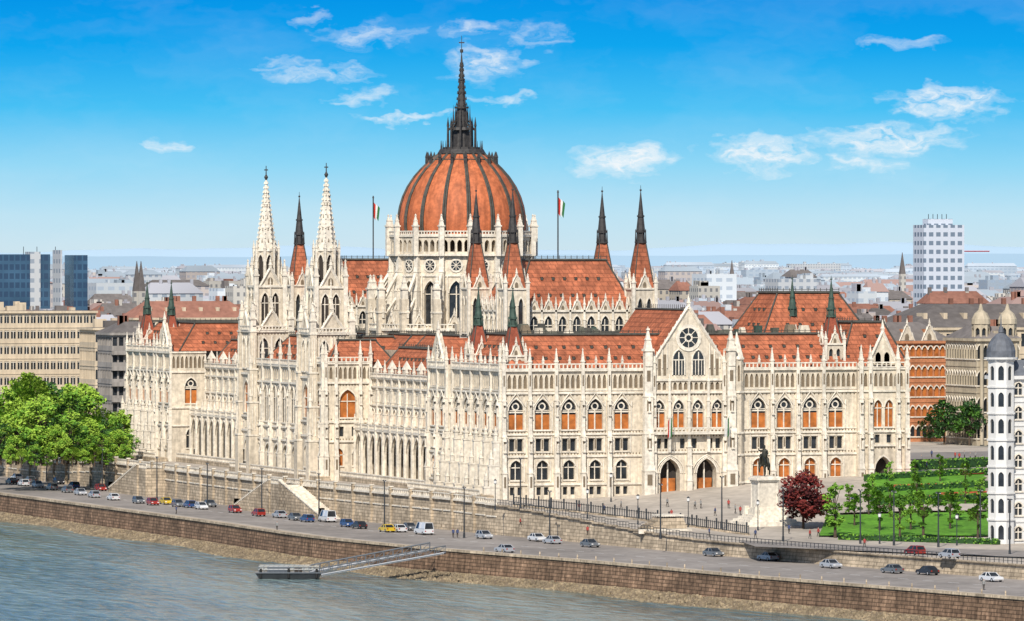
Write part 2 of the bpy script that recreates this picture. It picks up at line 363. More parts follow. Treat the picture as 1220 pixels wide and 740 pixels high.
def gable(mb,fr,s0,s1,z0,za,dd,rose=True,th=.7,win=True):
    c=(s0+s1)/2; p=fr.p
    V=[p(s0,dd,z0),p(s1,dd,z0),p(c,dd,za),p(s0,dd-th,z0),p(s1,dd-th,z0),p(c,dd-th,za)]
    mb.add(V,[(0,1,2),(3,5,4),(0,2,5,3),(1,4,5,2)],'stone')
    for a,b in(((s0,z0),(c,za)),((s1,z0),(c,za))):
        mb.beam(p(a[0],dd+.1,a[1]),p(b[0],dd+.1,b[1]+.2),.32 if s1-s0>4 else .16,'stonew')
        n=int((za-z0)/1.1)
        for i in range(1,n):
            t=i/n; x,y,z=p(a[0]+(b[0]-a[0])*t,dd,a[1]+(b[1]-a[1])*t)
            mb.sq(x,y,z+.1,z+.95,.17,.03,'stonew')
    x,y,_=p(c,dd,0); pinn(mb,x,y,za-.3,.55 if s1-s0>4 else .35,3 if s1-s0>4 else 1.8)
    H=za-z0; W=s1-s0
    if rose:
        cz=z0+H*.50; r=W*.125; n=16
        mb.add([p(c+r*math.cos(6.2832*i/n),dd+.05,cz+r*math.sin(6.2832*i/n)) for i in range(n)],[tuple(range(n))],'glass')
        for ro,ri,d in((r*1.3,r*.95,.18),(r*.42,r*.25,.12)):
            vs=[p(c+q*math.cos(6.2832*i/n),dd+d,cz+q*math.sin(6.2832*i/n)) for q in(ro,ri) for i in range(n)]
            mb.add(vs,[(i,(i+1)%n,n+(i+1)%n,n+i) for i in range(n)],'stonew')
        for i in range(8):
            a=6.2832*i/8; mb.beam(p(c+r*.3*math.cos(a),dd+.12,cz+r*.3*math.sin(a)),p(c+r*math.cos(a),dd+.12,cz+r*math.sin(a)),.09,'stonew')
    elif W<5:
        o=[(c-W*.13,z0+.2)]+archp(c,W*.13,z0+H*.3,z0+H*.5)+[(c+W*.13,z0+.2)]
        mb.add([p(x,dd+.03,z) for x,z in o],[tuple(range(len(o)))],'stone2')
# ================================================================= PARLIAMENT
PAR=bpy.data.objects.new('parliament_building',None); sc.collection.objects.link(PAR)
S=MB()
TOTN=274.0
fS=Fr(0,0,1,0)
gsec(S,fS,0,28.6,[2.9,8.2,13.5,18.8,24.1],kB='arch',ends=(1,0))
gsec(S,fS,45.8,72,[51.9,57.2,62.5,67.8],kB='archo',ends=(0,0))
g=Fr(72,-1,1,0)
row(S,g,0,10.5,-1,9.5,[5.2],1.7,0.2,5.0,7.4,0,'open'); row(S,g,0,10.5,9.5,12.2,[4,6.4],.5,10,11.6,11.6,0,'rect')
row(S,g,0,10.5,12.2,20,[4.1,6.4],.85,13.1,16.9,18.3,0,'archo'); frieze(S,g,0,10.5,20,24.3)
for z in(9.5,12.2,20,24.3): course(S,g,-.2,10.7,z,.3,.36)
dots(S,g,0,10.5,12.6); dots(S,g,0,10.5,9.0)
balus(S,g,0,10.5,.3,24.5)
for s in(.5,2.4,8.1,10.0): pil(S,g,s,-3,24.2,.8,.6,0,.8,5)
S.add([(72,-1,-3),(72,0,-3),(72,0,25),(72,-1,25)],[(0,1,2,3)],'stone')
g=Fr(28.6,-1.1,1,0); LW=17.2
row(S,g,0,LW,-3.2,8.6,[4.9,12.3],2.0,-.6,4.6,7.4,0,'open')
for c in(4.9,12.3):
    fq(S,g,c-1.6,c+1.6,-.6,3.6,-1.6,'orange'); fbox(S,g,c-.12,c+.12,-1.7,-1.4,-.6,6.6,'stonew')
    for dl in(.45,.9):
        S_o=archp(c,2.0+dl,4.6,7.4+dl*.7)
        for a_,b_ in zip(S_o[:-1],S_o[1:]): S.beam(g.p(a_[0],.15,a_[1]),g.p(b_[0],.15,b_[1]),.12,'stonew')
row(S,g,0,LW,8.6,12.2,[2.6,4.2,7.4,9.8,13.0,14.6],.5,9.3,11.2,11.2,0,'rect')
row(S,g,0,LW,12.2,20,[2.7,6.65,10.55,14.5],1.15,13.1,16.7,18.6,0,'big',dep=.6)
frieze(S,g,0,LW,20,22.4); dots(S,g,0,LW,8.95); dots(S,g,0,LW,11.7); dots(S,g,0,LW,19.5)
row(S,g,0,LW,22.4,24.6,[],0,0,0,0)
for z in(8.6,12.2,20,22.4): course(S,g,-.1,LW+.1,z,.32,.4)
fbox(S,g,1,LW-1,.0,1.5,12.0,12.35,'stonew'); balus(S,g,1,LW-1,1.4,12.35,1.0,.7)
for s in(4.65,8.6,12.55): pil(S,g,s,8.6,21,.5,.45,0,.2,3)
pil(S,g,8.6,-3.2,8.6,.9,.8,0,.3,2.5)
for s in(.2,LW-.2):
    pil(S,g,s,-3.2,25,1.7,1.1,0,.6,8.0)
    pil(S,g,s+(1.3 if s<2 else -1.3),-3.2,24,.7,.7,0,.6,4.5)
gable(S,g,.6,LW-.6,24.6,36.2,0)
for c in(6.6,10.6):
    w=1.25; zb,zs,za=23.3,26.2,28.2; o=[(c-w,zb)]+archp(c,w,zs,za)+[(c+w,zb)]
    S.add([g.p(x,.06,z) for x,z in o],[tuple(range(len(o)))],'glass')
    fbox(S,g,c-.09,c+.09,.05,.22,zb,za-.5,'stonew'); fbox(S,g,c-.68,c-.56,.05,.22,zb,zs,'stonew'); fbox(S,g,c+.56,c+.68,.05,.22,zb,zs,'stonew')
    fbox(S,g,c-w,c+w,.05,.2,zs-.1,zs+.08,'stonew')
    for q,w2 in zip(o[:-1],o[1:]): S.beam(g.p(q[0],.12,q[1]),g.p(w2[0],.12,w2[1]),.16,'stonew')
for c in(2.2,3.3,4.3,12.9,13.9,15.0): S.beam(g.p(c,.1,24.6),g.p(c,.1,24.6+min(c,17.2-c)*1.1),.16,'stonew')
for c in(2.75,3.8,13.4,14.45): fq(S,g,c-.28,c+.28,23.2,24.2+min(c,17.2-c)*.8,.03,'stone2')
for x in(28.6,45.8): S.add([(x,-1.1,-3.2),(x,-.002,-3.2),(x,-.002,25),(x,-1.1,25)],[(0,1,2,3)],'stone')
ngon(S,47.3,-.4,1.2,8,-3,26.5,.25,22,24.5,25.2,'blind'); S.frus(47.3,-.4,26.5,31.5,1.4,.05,8,'stonew')
for z in(2.7,8,12.2,20,26.4): S.frus(47.3,-.4,z-.18,z+.18,1.55,1.55,8,'stonew')
def riverblock(n0,n1,gn0,gn1,north):
    f=Fr(0,n1,0,-1); L_=n1-n0
    segs=[]
    if gn0-n0>3: segs.append((n1-gn0,L_))
    if n1-gn1>3: segs.append((0,n1-gn1))
    for a,b in segs:
        k=int(round((b-a)/5.6)); w=(b-a)/k
        gsec(S,f,a,b,[a+w*(i+.5) for i in range(k)],big=1.85,flare=1.3,pd=.42,pw=.7,dep=.3,kB='arch')
        for i in range(k+1):
            s=a+w*i
            for d1,zt,wd in((3.6,2.5,.55),(2.6,6.5,.5),(1.7,11,.45)):
                fbox(S,f,s-wd,s+wd,.5,d1,-3,zt,'stonew'); fbox(S,f,s-wd-.1,s+wd+.1,.5,d1+.12,zt-.3,zt,'stonew')
                x,y,_=f.p(s,d1-.5,0); pinn(S,x,y,zt,.6,3.0)
    f2=Fr(-1,gn1,0,-1); W=gn1-gn0
    gsec(S,f2,0,W,[W*.27,W*.73],big=1.8,flare=1.2,kB='archo',pd=.42,dep=.3)
    gable(S,f2,1,W-1,24.6,31,0)
    for y in((gn1,) if north else (gn0,gn1)): S.add([(-1,y,-3),(-.002,y,-3),(-.002,y,25),(-1,y,25)],[(0,1,2,3)],'stone')
    S.add([(-.5,gn0+1.5,24.5),(-.5,gn1-1.5,24.5),(-.5,(gn0+gn1)/2,30),(9,(gn0+gn1)/2,30),(9,gn0+1.5,24.5),(9,gn1-1.5,24.5)],[(0,2,3,4),(2,1,5,3)],'roof')
riverblock(0,42,30,42,False)
riverblock(TOTN-42,TOTN,TOTN-42,TOTN-30,True)
for (a,b,c,d) in((0,42,7,42),(0,TOTN,74,TOTN),(82.5,-1,82.5,42)):
    S.add([(a,b,-3),(c,d,-3),(c,d,24.5),(a,b,24.5)],[(0,1,2,3)],'stone')
f=Fr(-1,TOTN-42.02,1,0)
row(S,f,0,8,-3,12,[4.5],1.1,3,6,7.5,0,'arch'); row(S,f,0,8,12,20,[4.5],1.4,13,16.7,18.7,0,'big'); frieze(S,f,0,8,20,24.4)
for z in(8,12,20,24.4): course(S,f,0,8,z,.3,.35)
def wing(n0,n1,e=7):
    f=Fr(e,n1,0,-1); L_=n1-n0; k=int(round(L_/4.9)); w=L_/k; cs=[w*(i+.5) for i in range(k)]
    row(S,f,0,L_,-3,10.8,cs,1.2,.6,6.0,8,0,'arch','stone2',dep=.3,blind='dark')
    row(S,f,0,L_,10.8,15.5,[c+o for c in cs for o in(-1.15,1.15)],.8,11.9,13.9,14.8,0,'archo',dep=.3)
    row(S,f,0,L_,15.5,19.2,[c+o for c in cs for o in(-1.15,1.15)],.7,16.2,18.2,18.2,0,'rect',dep=.25)
    frieze(S,f,0,L_,19.2,21,step=1.3)
    for z in(15.5,19.2,21): course(S,f,0,L_,z,.35,.35)
    balus(S,f,0,L_,.35,21.1,1,.9)
    for i in range(k+1): pil(S,f,w*i,10.8,20.8,.6,.4,0,.3,4.2)
    pd_=3.4
    f2=Fr(e-pd_,n1,0,-1); row(S,f2,0,L_,-3,10.4,cs,2.0,.9,6.4,9.6,0,'thin',dep=.35)
    fbox(S,f2,0,L_,-pd_+.01,.3,10.3,10.7,'stonew'); fbox(S,f2,0,L_,-pd_+.01,-.4,-1,.6,'wallstone'); balus(S,f2,0,L_,.2,10.7,1,.9); balus(S,f2,0,L_,-.16,.6,1,.7)
    for i in range(k+1):
        fbox(S,f2,w*i-.3,w*i+.3,.01,.5,-3,10.4,'stonew'); x,y,_=f2.p(w*i,.2,0); pinn(S,x,y,10.6,.6,3.2)
    for s in(0.02,L_-.02): S.add([f2.p(s,0,-3),f2.p(s,-pd_,-3),f2.p(s,-pd_,10.5),f2.p(s,0,10.5)],[(0,1,2,3)],'stone')
    mans(S,e+.8,e+14,n0,n1,21.3,27.0,5,dorm=2.6,insn=.5)
    for i in range(0,k,2):
        x,y,_=f.p(cs[i],-.6,0); S.sq(x,y,21,23.0,.7,.7,'stone'); S.sq(x,y,23.0,24.8,.85,.02,'stonew')
wing(42,106); wing(168,TOTN-42)
E0=-3.2
g=Fr(E0,157,0,-1); LC=40
k=6; w=LC/k; cs=[w*(i+.5) for i in range(k)]
row(S,g,0,LC,-3,7.5,cs,1.8,.8,4.8,6.5,0,'arch',dep=.3); row(S,g,0,LC,7.5,10.2,[c+o for c in cs for o in(-1.4,1.4)],.8,8.1,9.5,9.5,0,'rect',dep=.25)
row(S,g,0,LC,10.2,19.5,[c+o for c in cs for o in(-1.65,1.65)],1.35,11.2,16.4,18.9,0,'arch',dep=.3,blind='dark')
frieze(S,g,0,LC,19.5,23,step=1.5)
for z in(7.5,10.2,19.5,23): course(S,g,0,LC,z,.35,.4)
balus(S,g,0,LC,.3,23.2,1.2,.8)
for i in range(k+1): pil(S,g,w*i,-3,23,.7,.45,0,1.2,6.5)
mans(S,E0+1,22,118,156,23.3,29,5,dorm=3)
for a,b in((106,112.5),(161.5,168)):
    g=Fr(E0,b,0,-1); LL=b-a
    row(S,g,0,LL,-3,8,[LL/2],1.3,3,5.6,6.8,0,'archo',dep=.3); row(S,g,0,LL,8,12,[LL/2-.9,LL/2+.9],.6,9,11,11,0,'rect',dep=.25); row(S,g,0,LL,12,20,[LL/2],1.7,13,16.6,18.5,0,'big',dep=.35); frieze(S,g,0,LL,20,24)
    for z in(8,12,20,24): course(S,g,0,LL,z,.35,.4)
    balus(S,g,0,LL,.3,24.2)
    for s in(.3,LL-.3): pil(S,g,s,-3,24,.8,.5,0,1.2,5)
for y,t in((106,1),(168,-1)):
    g=Fr(E0,y,1,0) if t==1 else Fr(7,y,-1,0); LL=10.2
    row(S,g,0,LL,-3,8,[3.2,7],.9,3,5.4,6.6,0,'archo'); row(S,g,0,LL,8,12,[2.6,3.8,6.4,7.6],.45,9,11,11,0,'rect'); row(S,g,0,LL,12,20,[5.1],1.7,12.9,16.4,18.6,0,'archo'); frieze(S,g,0,LL,20,24)
    for z in(8,12,20,24): course(S,g,0,LL,z,.35,.4)
    dots(S,g,0,LL,12.5); dots(S,g,0,LL,19.5); dots(S,g,0,LL,8.4)
    balus(S,g,0,LL,.3,24.2)
    for s in(.3,LL/2-2.6,LL/2+2.6,LL-.3): pil(S,g,s,-3,24,.7,.5,0,.9,5)
mans(S,-2,12,106.5,117,24.3,28.5,3); mans(S,-2,12,157,167.5,24.3,28.5,3)
def steeple(cx,cy):
    B=4.3
    sqtower(S,cx,cy,B,-3,9,[0],1.3,2.6,5.6,7,'arch',dep=.35); sqtower(S,cx,cy,B,9,12,[-1.2,0,1.2],.4,9.6,11.3,11.3,'rect',dep=.25)
    sqtower(S,cx,cy,B,12,21,[0],1.9,12.8,17,19.6,'archo',dep=.4); sqtower(S,cx,cy,B,21,30,[-1.7,1.7],1.0,22.3,26.6,28.6,'arch',dep=.5)
    for z in(9,12,21,30): S.sq(cx,cy,z-.2,z+.25,B+.35,B+.35,'stonew')
    for sx in(-1,1):
        for sy in(-1,1):
            x,y=cx+sx*(B-.1),cy+sy*(B-.1)
            for h,z0,z1 in((1.15,-3,8),(1.0,8,15),(.85,15,22),(.7,22,30)):
                S.sq(x,y,z0,z1,h,h,'stone'); S.sq(x,y,z1-.2,z1+.15,h+.12,h+.12,'stonew')
                if z1>8:
                    for ax in(0,1):
                        for q in(-.33,.33):
                            xx=x+(q*h if ax==0 else sx*(h+.01)); yy=y+(sy*(h+.01) if ax==0 else q*h)
                            S.sq(xx,yy,z0+1,z1-1,.1,.1,'stonew')
            for h,z,ph in((1.15,8,3.5),(.95,15,3.5),(.8,22,3.6)):
                pinn(S,x+sx*h*.8,y+sy*h*.8,z,.55,ph)
            pinn(S,x,y,30,1.2,7.0)
    for tx,ty in((1,0),(0,1),(-1,0),(0,-1)):
        ox,oy=ty,-tx; f=Fr(cx+ox*B-tx*B,cy+oy*B-ty*B,tx,ty)
        gable(S,f,1.4,2*B-1.4,30,34.2,.1,rose=False,th=.5)
        balus(S,f,0,2*B,.35,30.2,1,.7); dots(S,f,1.2,2*B-1.2,21.8); dots(S,f,1.2,2*B-1.2,29.4); dots(S,f,1.2,2*B-1.2,12.4)
        for s in(B-3.0,B-.12,B+2.8): fbox(S,f,s,s+.24,0,.25,22.2,29.0,'stonew')
    h=3.15
    sqtower(S,cx,cy,h,30,39.5,[-1.15,1.15],.8,31.2,36.2,38.2,'arch',dep=.5,blind='dark')
    S.sq(cx,cy,39.3,39.8,h+.3,h+.3,'stonew')
    for sx in(-1,1):
        for sy in(-1,1):
            x,y=cx+sx*h,cy+sy*h; S.sq(x,y,30,39.5,.45,.45,'stonew'); pinn(S,x,y,39.5,.9,6.2); pinn(S,x+sx*.5,y+sy*.5,34.5,.45,3)
    for tx,ty in((1,0),(0,1),(-1,0),(0,-1)):
        ox,oy=ty,-tx; f=Fr(cx+ox*h-tx*h,cy+oy*h-ty*h,tx,ty)
        gable(S,f,1.0,2*h-1.0,39.7,43.3,.05,rose=False,th=.4)
        pil(S,f,h,30,39.5,.3,.25,0,.2,2)
    r=2.35
    ngon(S,cx,cy,r,8,39.5,47.2,.58,40.6,44.8,46.3,'arch',rot=0,dep=.4,blind='dark')
    for i in range(8):
        a=math.pi/8+i*math.pi/4; x,y=cx+(r+.3)*math.cos(a),cy+(r+.3)*math.sin(a)
        S.sq(x,y,39.5,46.5,.2,.2,'stonew'); pinn(S,x,y,46.5,.45,3.0)
    S.frus(cx,cy,47.0,47.6,r+.35,r+.25,8,'stonew')
    S.frus(cx,cy,47.4,62.3,2.1,.16,8,'stonew',rot=math.pi/8)
    for i in range(8):
        a=math.pi/8+i*math.pi/4
        for j in range(15):
            t=(j+.5)/15.5; rr=2.1*(1-t)+.16*t+.06; z=47.4+14.9*t
            S.frus(cx+rr*math.cos(a),cy+rr*math.sin(a),z,z+.55,.2,.03,4,'stonew',cap=False)
        a2=i*math.pi/4
        for j in range(5):
            t=(j+.6)/6; rr=(2.1*(1-t)+.16*t)*.925; z=47.4+14.9*t
            S.frus(cx+rr*math.cos(a2),cy+rr*math.sin(a2),z,z+.8,.14*(1-t)+.04,.02,4,'stone2')
    for z,rr in((52,1.5),(57,.85)): S.frus(cx,cy,z,z+.3,rr+.1,rr,8,'stonew')
    S.frus(cx,cy,62.2,62.8,.2,.45,8,'spire'); S.frus(cx,cy,62.8,63.4,.45,.1,8,'spire'); S.frus(cx,cy,63.2,65.2,.13,.08,6,'spire')
    S.box(cx-.4,cx+.4,cy-.08,cy+.08,64.2,64.45,'spire')
steeple(0,115); steeple(0,159.5)
for n0,n1 in((1.0,41.5),(TOTN-41.5,TOTN-1)):
    mans(S,1,82,n0,n1,24.7,30.8,5,dorm=2.8)
    S.add([(37.2,n0-2,35.6),(29.2,n0-2,24.7),(37.2,n0+28,35.6),(29.2,n0+28,24.7),(45.2,n0-2,24.7),(45.2,n0+28,24.7)],[(0,1,3,2),(0,2,5,4),(2,3,5)],'roof')
    S.beam((37.2,n0-1.6,35.7),(37.2,n0+28,35.7),.25,'trim')
for i in range(24): S.beam((37.2,i*1.1,35.8),(37.2,i*1.1,36.7),.06,'trim')
mans(S,70,83,2,20,26,33.0,3.2,dorm=2.6); mans(S,61,84,22,42,30,38.6,5,dorm=2.6)
S.box(62,83.5,23,41,24,30.2,'stone')
gable(S,Fr(74,-.6,1,0),0,6.4,24.8,31.2,0,rose=False)
f=Fr(74,-.55,1,0)
for c in(2.3,4.1):
    o=[(c-.55,25.2)]+archp(c,.55,26.6,27.5)+[(c+.55,25.2)]; S.add([f.p(x,.05,z) for x,z in o],[tuple(range(len(o)))],'glass')
for i in range(60):
    x=R.uniform(7,76); y=R.uniform(7,35)
    if 28<x<47: continue
    h=R.uniform(.8,2.4); S.sq(x,y,30.6,30.6+h,R.uniform(.4,1.2),R.uniform(.4,.9),R.choice(['rooftop','trim','stone2','rooftop','stone','green']))
for n0,n1 in((41,112),(162,TOTN-41)):
    S.box(17,56,n0,n1,15,26.2,'stone'); mans(S,17.5,55.5,n0,n1,26.3,29.6,3,dorm=0,insn=.6)
    for i in range(40):
        x=R.uniform(20,53); y=R.uniform(n0+2,n1-2); h=R.uniform(.8,2.6); S.sq(x,y,29.5,29.5+h,R.uniform(.4,1.3),R.uniform(.3,.9),R.choice(['rooftop','trim','stone2','stone','green']))
S.box(14,59,112.01,161.99,15,26.5,'stone'); mans(S,14.5,58.5,111,163,26.55,29.5,4)
f=Fr(17,112,0,-1); frieze(S,f,0,70,22,26.2,.02,2.0)
def chamber(n0):
    e0,e1,n1=22.9,50,n0+23.5
    S.box(e0+.7,e1-.7,n0+.7,n1-.7,26,34.6,'dark')
    for f,LL in((Fr(e0,n0,1,0),e1-e0),(Fr(e0,n1,0,-1),n1-n0),(Fr(e1,n0,0,1),n1-n0),(Fr(e1,n1,-1,0),e1-e0)):
        k=int(round(LL/3.0)); w=LL/k; cs=[w*(i+.5) for i in range(k)]
        row(S,f,0,LL,26,35,cs,.85,28.5,32.3,34,0,'arch'); course(S,f,0,LL,35,.35,.4); course(S,f,0,LL,28,.3,.3)
        for c in cs: gable(S,f,c-1.15,c+1.15,35,37.2,.1,rose=False,th=.4)
        for i in range(1,k): pil(S,f,w*i,26,35.2,.45,.35,0,.4,2.8)
    mans(S,e0+.8,e1-.8,n0+.8,n1-.8,35.2,45.0,4.6,dorm=2.4)
    for x in(e0,e1):
        for y in(n0,n1): turret(x,y,2.35,24,39.4,48.6,60.2)
    c=((e0+e1)/2,(n0+n1)/2)
    S.beam((c[0],c[1],45),(c[0],c[1],58.9),.14,'spire',6); S.frus(c[0],c[1],58.8,59.3,.25,.1,8,'spire')
    a=c
    for k_,m_,in((0,'flagr'),(1,'white'),(2,'flagg')):
        o=.45*k_
        S.add([(a[0]+.1+o,a[1]-.1*k_,57.9-o*.8),(a[0]+.55+o,a[1]-.1*k_-.1,57.3-o*.8),(a[0]+.5+o*.8,a[1]+.1,53.9-o*.3),(a[0]+.1+o*.8,a[1],54.6-o*.3)],[(0,1,2,3)],m_)
def turret(x,y,h,z0,z1,z2,z3,red='roof',sp='spire'):
    H=z1-z0
    sqtower(S,x,y,h,z0,z1,[-h*.4,h*.4],h*.22,z0+H*.42,z0+H*.78,z0+H*.88,'arch')
    for z in(z0+H*.35,z1): S.sq(x,y,z-.15,z+.2,h+.25,h+.25,'stonew')
    for sx in(-1,1):
        for sy in(-1,1):
            S.sq(x+sx*h,y+sy*h,z0,z1,.3*h/2.2,.3*h/2.2,'stonew'); pinn(S,x+sx*h,y+sy*h,z1,.3*h,1.4*h)
    for tx,ty in((1,0),(0,1),(-1,0),(0,-1)):
        ox,oy=ty,-tx; f=Fr(x+ox*h-tx*h,y+oy*h-ty*h,tx,ty); gable(S,f,h*.4,h*1.6,z1,z1+h*1.2,.05,rose=False,th=.3)
    S.sq(x,y,z1+.1,z2,h*.92,h*.34,red)
    for sx in(-1,1):
        for sy in(-1,1): S.beam((x+sx*h*.92,y+sy*h*.92,z1+.1),(x+sx*h*.34,y+sy*h*.34,z2),.12,'trim')
    T=z3-z2
    S.frus(x,y,z2,z2+.3,h*.55,h*.55,8,sp)
    S.frus(x,y,z2+.3,z2+T*.18,h*.38,h*.36,8,sp)
    for i in range(8):
        a=i*math.pi/4; S.frus(x+h*.46*math.cos(a),y+h*.46*math.sin(a),z2+.3,z2+T*.24,h*.07,h*.02,4,sp)
    S.frus(x,y,z2+T*.18,z2+T*.22,h*.5,h*.5,8,sp)
    S.frus(x,y,z2+T*.22,z2+T*.9,h*.4,.07,8,sp)
    S.frus(x,y,z2+T*.45,z2+T*.48,h*.34,h*.34,8,sp)
    S.frus(x,y,z2+T*.88,z3,.07,.04,4,sp); S.frus(x,y,z2+T*.9,z2+T*.93,.22,.22,6,sp)
chamber(62); chamber(TOTN-62-23.5)
for y0 in(4,TOTN-25):
    for yy in(y0,y0+21):
        turret(3.6,yy,1.9,22,27.0,32.6,40.5,red='redroof2',sp='green')
        turret(68.4,yy,1.9,22,29.0,34.2,42.2,red='redroof2',sp='green')
# --- dome
DX,DY=36.5,137.0
nS=16
ngon(S,DX,DY,19.2,nS,20,30.5,1.2,23,26.6,28.4,'arch')
S.frus(DX,DY,30.3,30.8,20.0,20.0,16,'stonew',rot=math.pi/16)
ngon(S,DX,DY,14.4,nS,30.5,42.0,1.45,31.6,38.2,40.8,'arch',dep=.8)
ngon(S,DX,DY,14.4,nS,42,46,0,0,0,0)
for i in range(nS):
    a=2*math.pi*i/nS; ox,oy=math.cos(a),math.sin(a); tx,ty=-oy,ox
    Lf=2*14.4*math.tan(math.pi/nS); f=Fr(DX+ox*14.4-tx*Lf/2,DY+oy*14.4-ty*Lf/2,tx,ty)
    c=Lf/2; n=12; r=1.15
    S.add([f.p(c+r*math.cos(6.2832*j/n),.06,44+r*math.sin(6.2832*j/n)) for j in range(n)],[tuple(range(n))],'glass')
    vs=[f.p(c+q*math.cos(6.2832*j/n),.2,44+q*math.sin(6.2832*j/n)) for q in(1.5,1.1) for j in range(n)]
    S.add(vs,[(j,(j+1)%n,n+(j+1)%n,n+j) for j in range(n)],'stonew')
    for j in range(4):
        aa=j*math.pi/4; S.beam(f.p(c-r*math.cos(aa),.15,44-r*math.sin(aa)),f.p(c+r*math.cos(aa),.15,44+r*math.sin(aa)),.08,'stonew')
    fbox(S,f,c-.12,c+.12,-.75,-.5,31.6,39.5,'stonew')
    fbox(S,f,0,Lf,0,.25,41.7,42.1,'stonew')
    for sg in(-1,1): fbox(S,f,c+sg*1.85-.13,c+sg*1.85+.13,0,.35,31,41.7,'stonew')
    L2=2*15.0*math.tan(math.pi/nS); f2=Fr(DX+ox*15-tx*L2/2,DY+oy*15-ty*L2/2,tx,ty)
    k=4; w=L2/k; row(S,f2,0,L2,46.2,50.2,[w*(j+.5) for j in range(k)],.5,46.9,48.6,49.4,0,'open',dep=1)
    course(S,f2,0,L2,46.2,.35,.4); course(S,f2,0,L2,50.2,.3,.35); balus(S,f2,0,L2,.2,50.3,1,.6)
    L3=2*19.2*math.tan(math.pi/nS); f3=Fr(DX+ox*19.2-tx*L3/2,DY+oy*19.2-ty*L3/2,tx,ty); balus(S,f3,0,L3,.2,30.7,1.1,.8); gable(S,f3,L3/2-1.7,L3/2+1.7,30.6,33.8,.1,rose=False,th=.4)
    b=a+math.pi/nS; cb,sb=math.cos(b),math.sin(b)
    fp=Fr(DX+cb*14.6,DY+sb*14.6,-sb,cb)
    pil(S,fp,0,30,46,1.1,.9,0,.8,0.5)
    x,y=DX+cb*15.6,DY+sb*15.6; S.sq(x,y,46,50.5,.5,.5,'stonew'); pinn(S,x,y,50.5,1.0,4.6)
    x,y=DX+cb*19.4,DY+sb*19.4; S.sq(x,y,22,37,.8,.8,'stone'); S.sq(x,y,34,34.4,.95,.95,'stonew'); pinn(S,x,y,37,1.3,5.4)
    for sg in(-1,1): pinn(S,x+sg*sb*.9,y-sg*cb*.9,33,.5,3)
    p0=(DX+cb*19.2,DY+sb*19.2,36.0); p1=(DX+cb*15.4,DY+sb*15.4,42.3)
    S.beam(p0,p1,.42,'stonew'); S.beam((p0[0],p0[1],32.5),(p1[0],p1[1],37.5),.35,'stonew')
S.frus(DX,DY,50,50.6,15.6,14,16,'stonew',rot=math.pi/16)
prof=[(13.2,50.4),(13.45,52.3),(13.4,54.3),(13.05,56.4),(12.4,58.5),(11.4,60.6),(10.0,62.7),(8.4,64.5),(6.7,66.1),(5.0,67.4),(3.9,68.2)]
DM=MB(); ns=64; vs=[]
for r,z in prof:
    for i in range(ns):
        a=2*math.pi*i/ns; ph=(i%(ns//16))/(ns/16)
        rr=r*(1-.012*math.cos((ph)*2*math.pi)); vs.append((DX+rr*math.cos(a+math.pi/16),DY+rr*math.sin(a+math.pi/16),z))
DM.add(vs,[(j*ns+i,j*ns+(i+1)%ns,(j+1)*ns+(i+1)%ns,(j+1)*ns+i) for j in range(len(prof)-1) for i in range(ns)],'domered'); DM.obj('dome_shell',PAR,smooth=True)
for i in range(16):
    a=2*math.pi*i/16+math.pi/16
    for (r0,z0),(r1,z1) in zip(prof[:-1],prof[1:]):
        for da in(-.018,.018): S.beam((DX+(r0+.05)*math.cos(a+da),DY+(r0+.05)*math.sin(a+da),z0),(DX+(r1+.05)*math.cos(a+da),DY+(r1+.05)*math.sin(a+da),z1),.26,'trim')
    a2=a+math.pi/16
    for (r0,z0),(r1,z1) in zip(prof[:-1],prof[1:]):
        S.beam((DX+r0*math.cos(a2),DY+r0*math.sin(a2),z0),(DX+r1*math.cos(a2),DY+r1*math.sin(a2),z1),.09,'redroof2')
    r,z=7.4,65.5
    S.frus(DX+r*math.cos(a),DY+r*math.sin(a),z-.6,z+1.3,.4,.35,6,'spire'); S.frus(DX+r*math.cos(a),DY+r*math.sin(a),z+1.3,z+2.6,.45,.03,6,'spire')
for z,r in((51.0,13.55),(66.3,6.6)): S.frus(DX,DY,z,z+.18,r,r,64,'trim')
S.frus(DX,DY,67.6,68.6,5.2,4.6,16,'spire'); S.frus(DX,DY,68.6,69.0,4.0,4.0,16,'spire')
for i in range(16):
    a=2*math.pi*i/16; S.frus(DX+4.4*math.cos(a),DY+4.4*math.sin(a),68.4,70.4,.14,.03,4,'spire')
S.frus(DX,DY,69,72.6,2.1,1.7,8,'spire')
for i in range(8):
    a=2*math.pi*i/8+.39
    S.frus(DX+2.9*math.cos(a),DY+2.9*math.sin(a),69,73.4,.3,.22,4,'spire'); S.frus(DX+2.9*math.cos(a),DY+2.9*math.sin(a),73.4,75.4,.32,.02,4,'spire')
    S.beam((DX+2.9*math.cos(a),DY+2.9*math.sin(a),72.4),(DX+1.4*math.cos(a),DY+1.4*math.sin(a),74.6),.16,'spire')
    S.frus(DX+1.75*math.cos(a),DY+1.75*math.sin(a),74.3,78.0,.2,.02,4,'spire')
S.frus(DX,DY,72.6,73.2,2.7,2.5,8,'spire'); S.frus(DX,DY,73.2,77.2,1.35,1.05,8,'spire'); S.frus(DX,DY,77.2,77.6,1.6,1.6,8,'spire')
S.frus(DX,DY,77.6,88.5,1.0,.12,8,'spire')
for z,r in((80.5,.95),(83.2,.75),(86,.5)): S.frus(DX,DY,z,z+.3,r,r,8,'spire')
for i in range(8):
    a=2*math.pi*i/8
    for j in range(8):
        t=j/8.5; rr=1.0*(1-t)+.15; S.frus(DX+rr*math.cos(a),DY+rr*math.sin(a),77.8+10.3*t,78.5+10.3*t,.14,.02,4,'spire',cap=False)
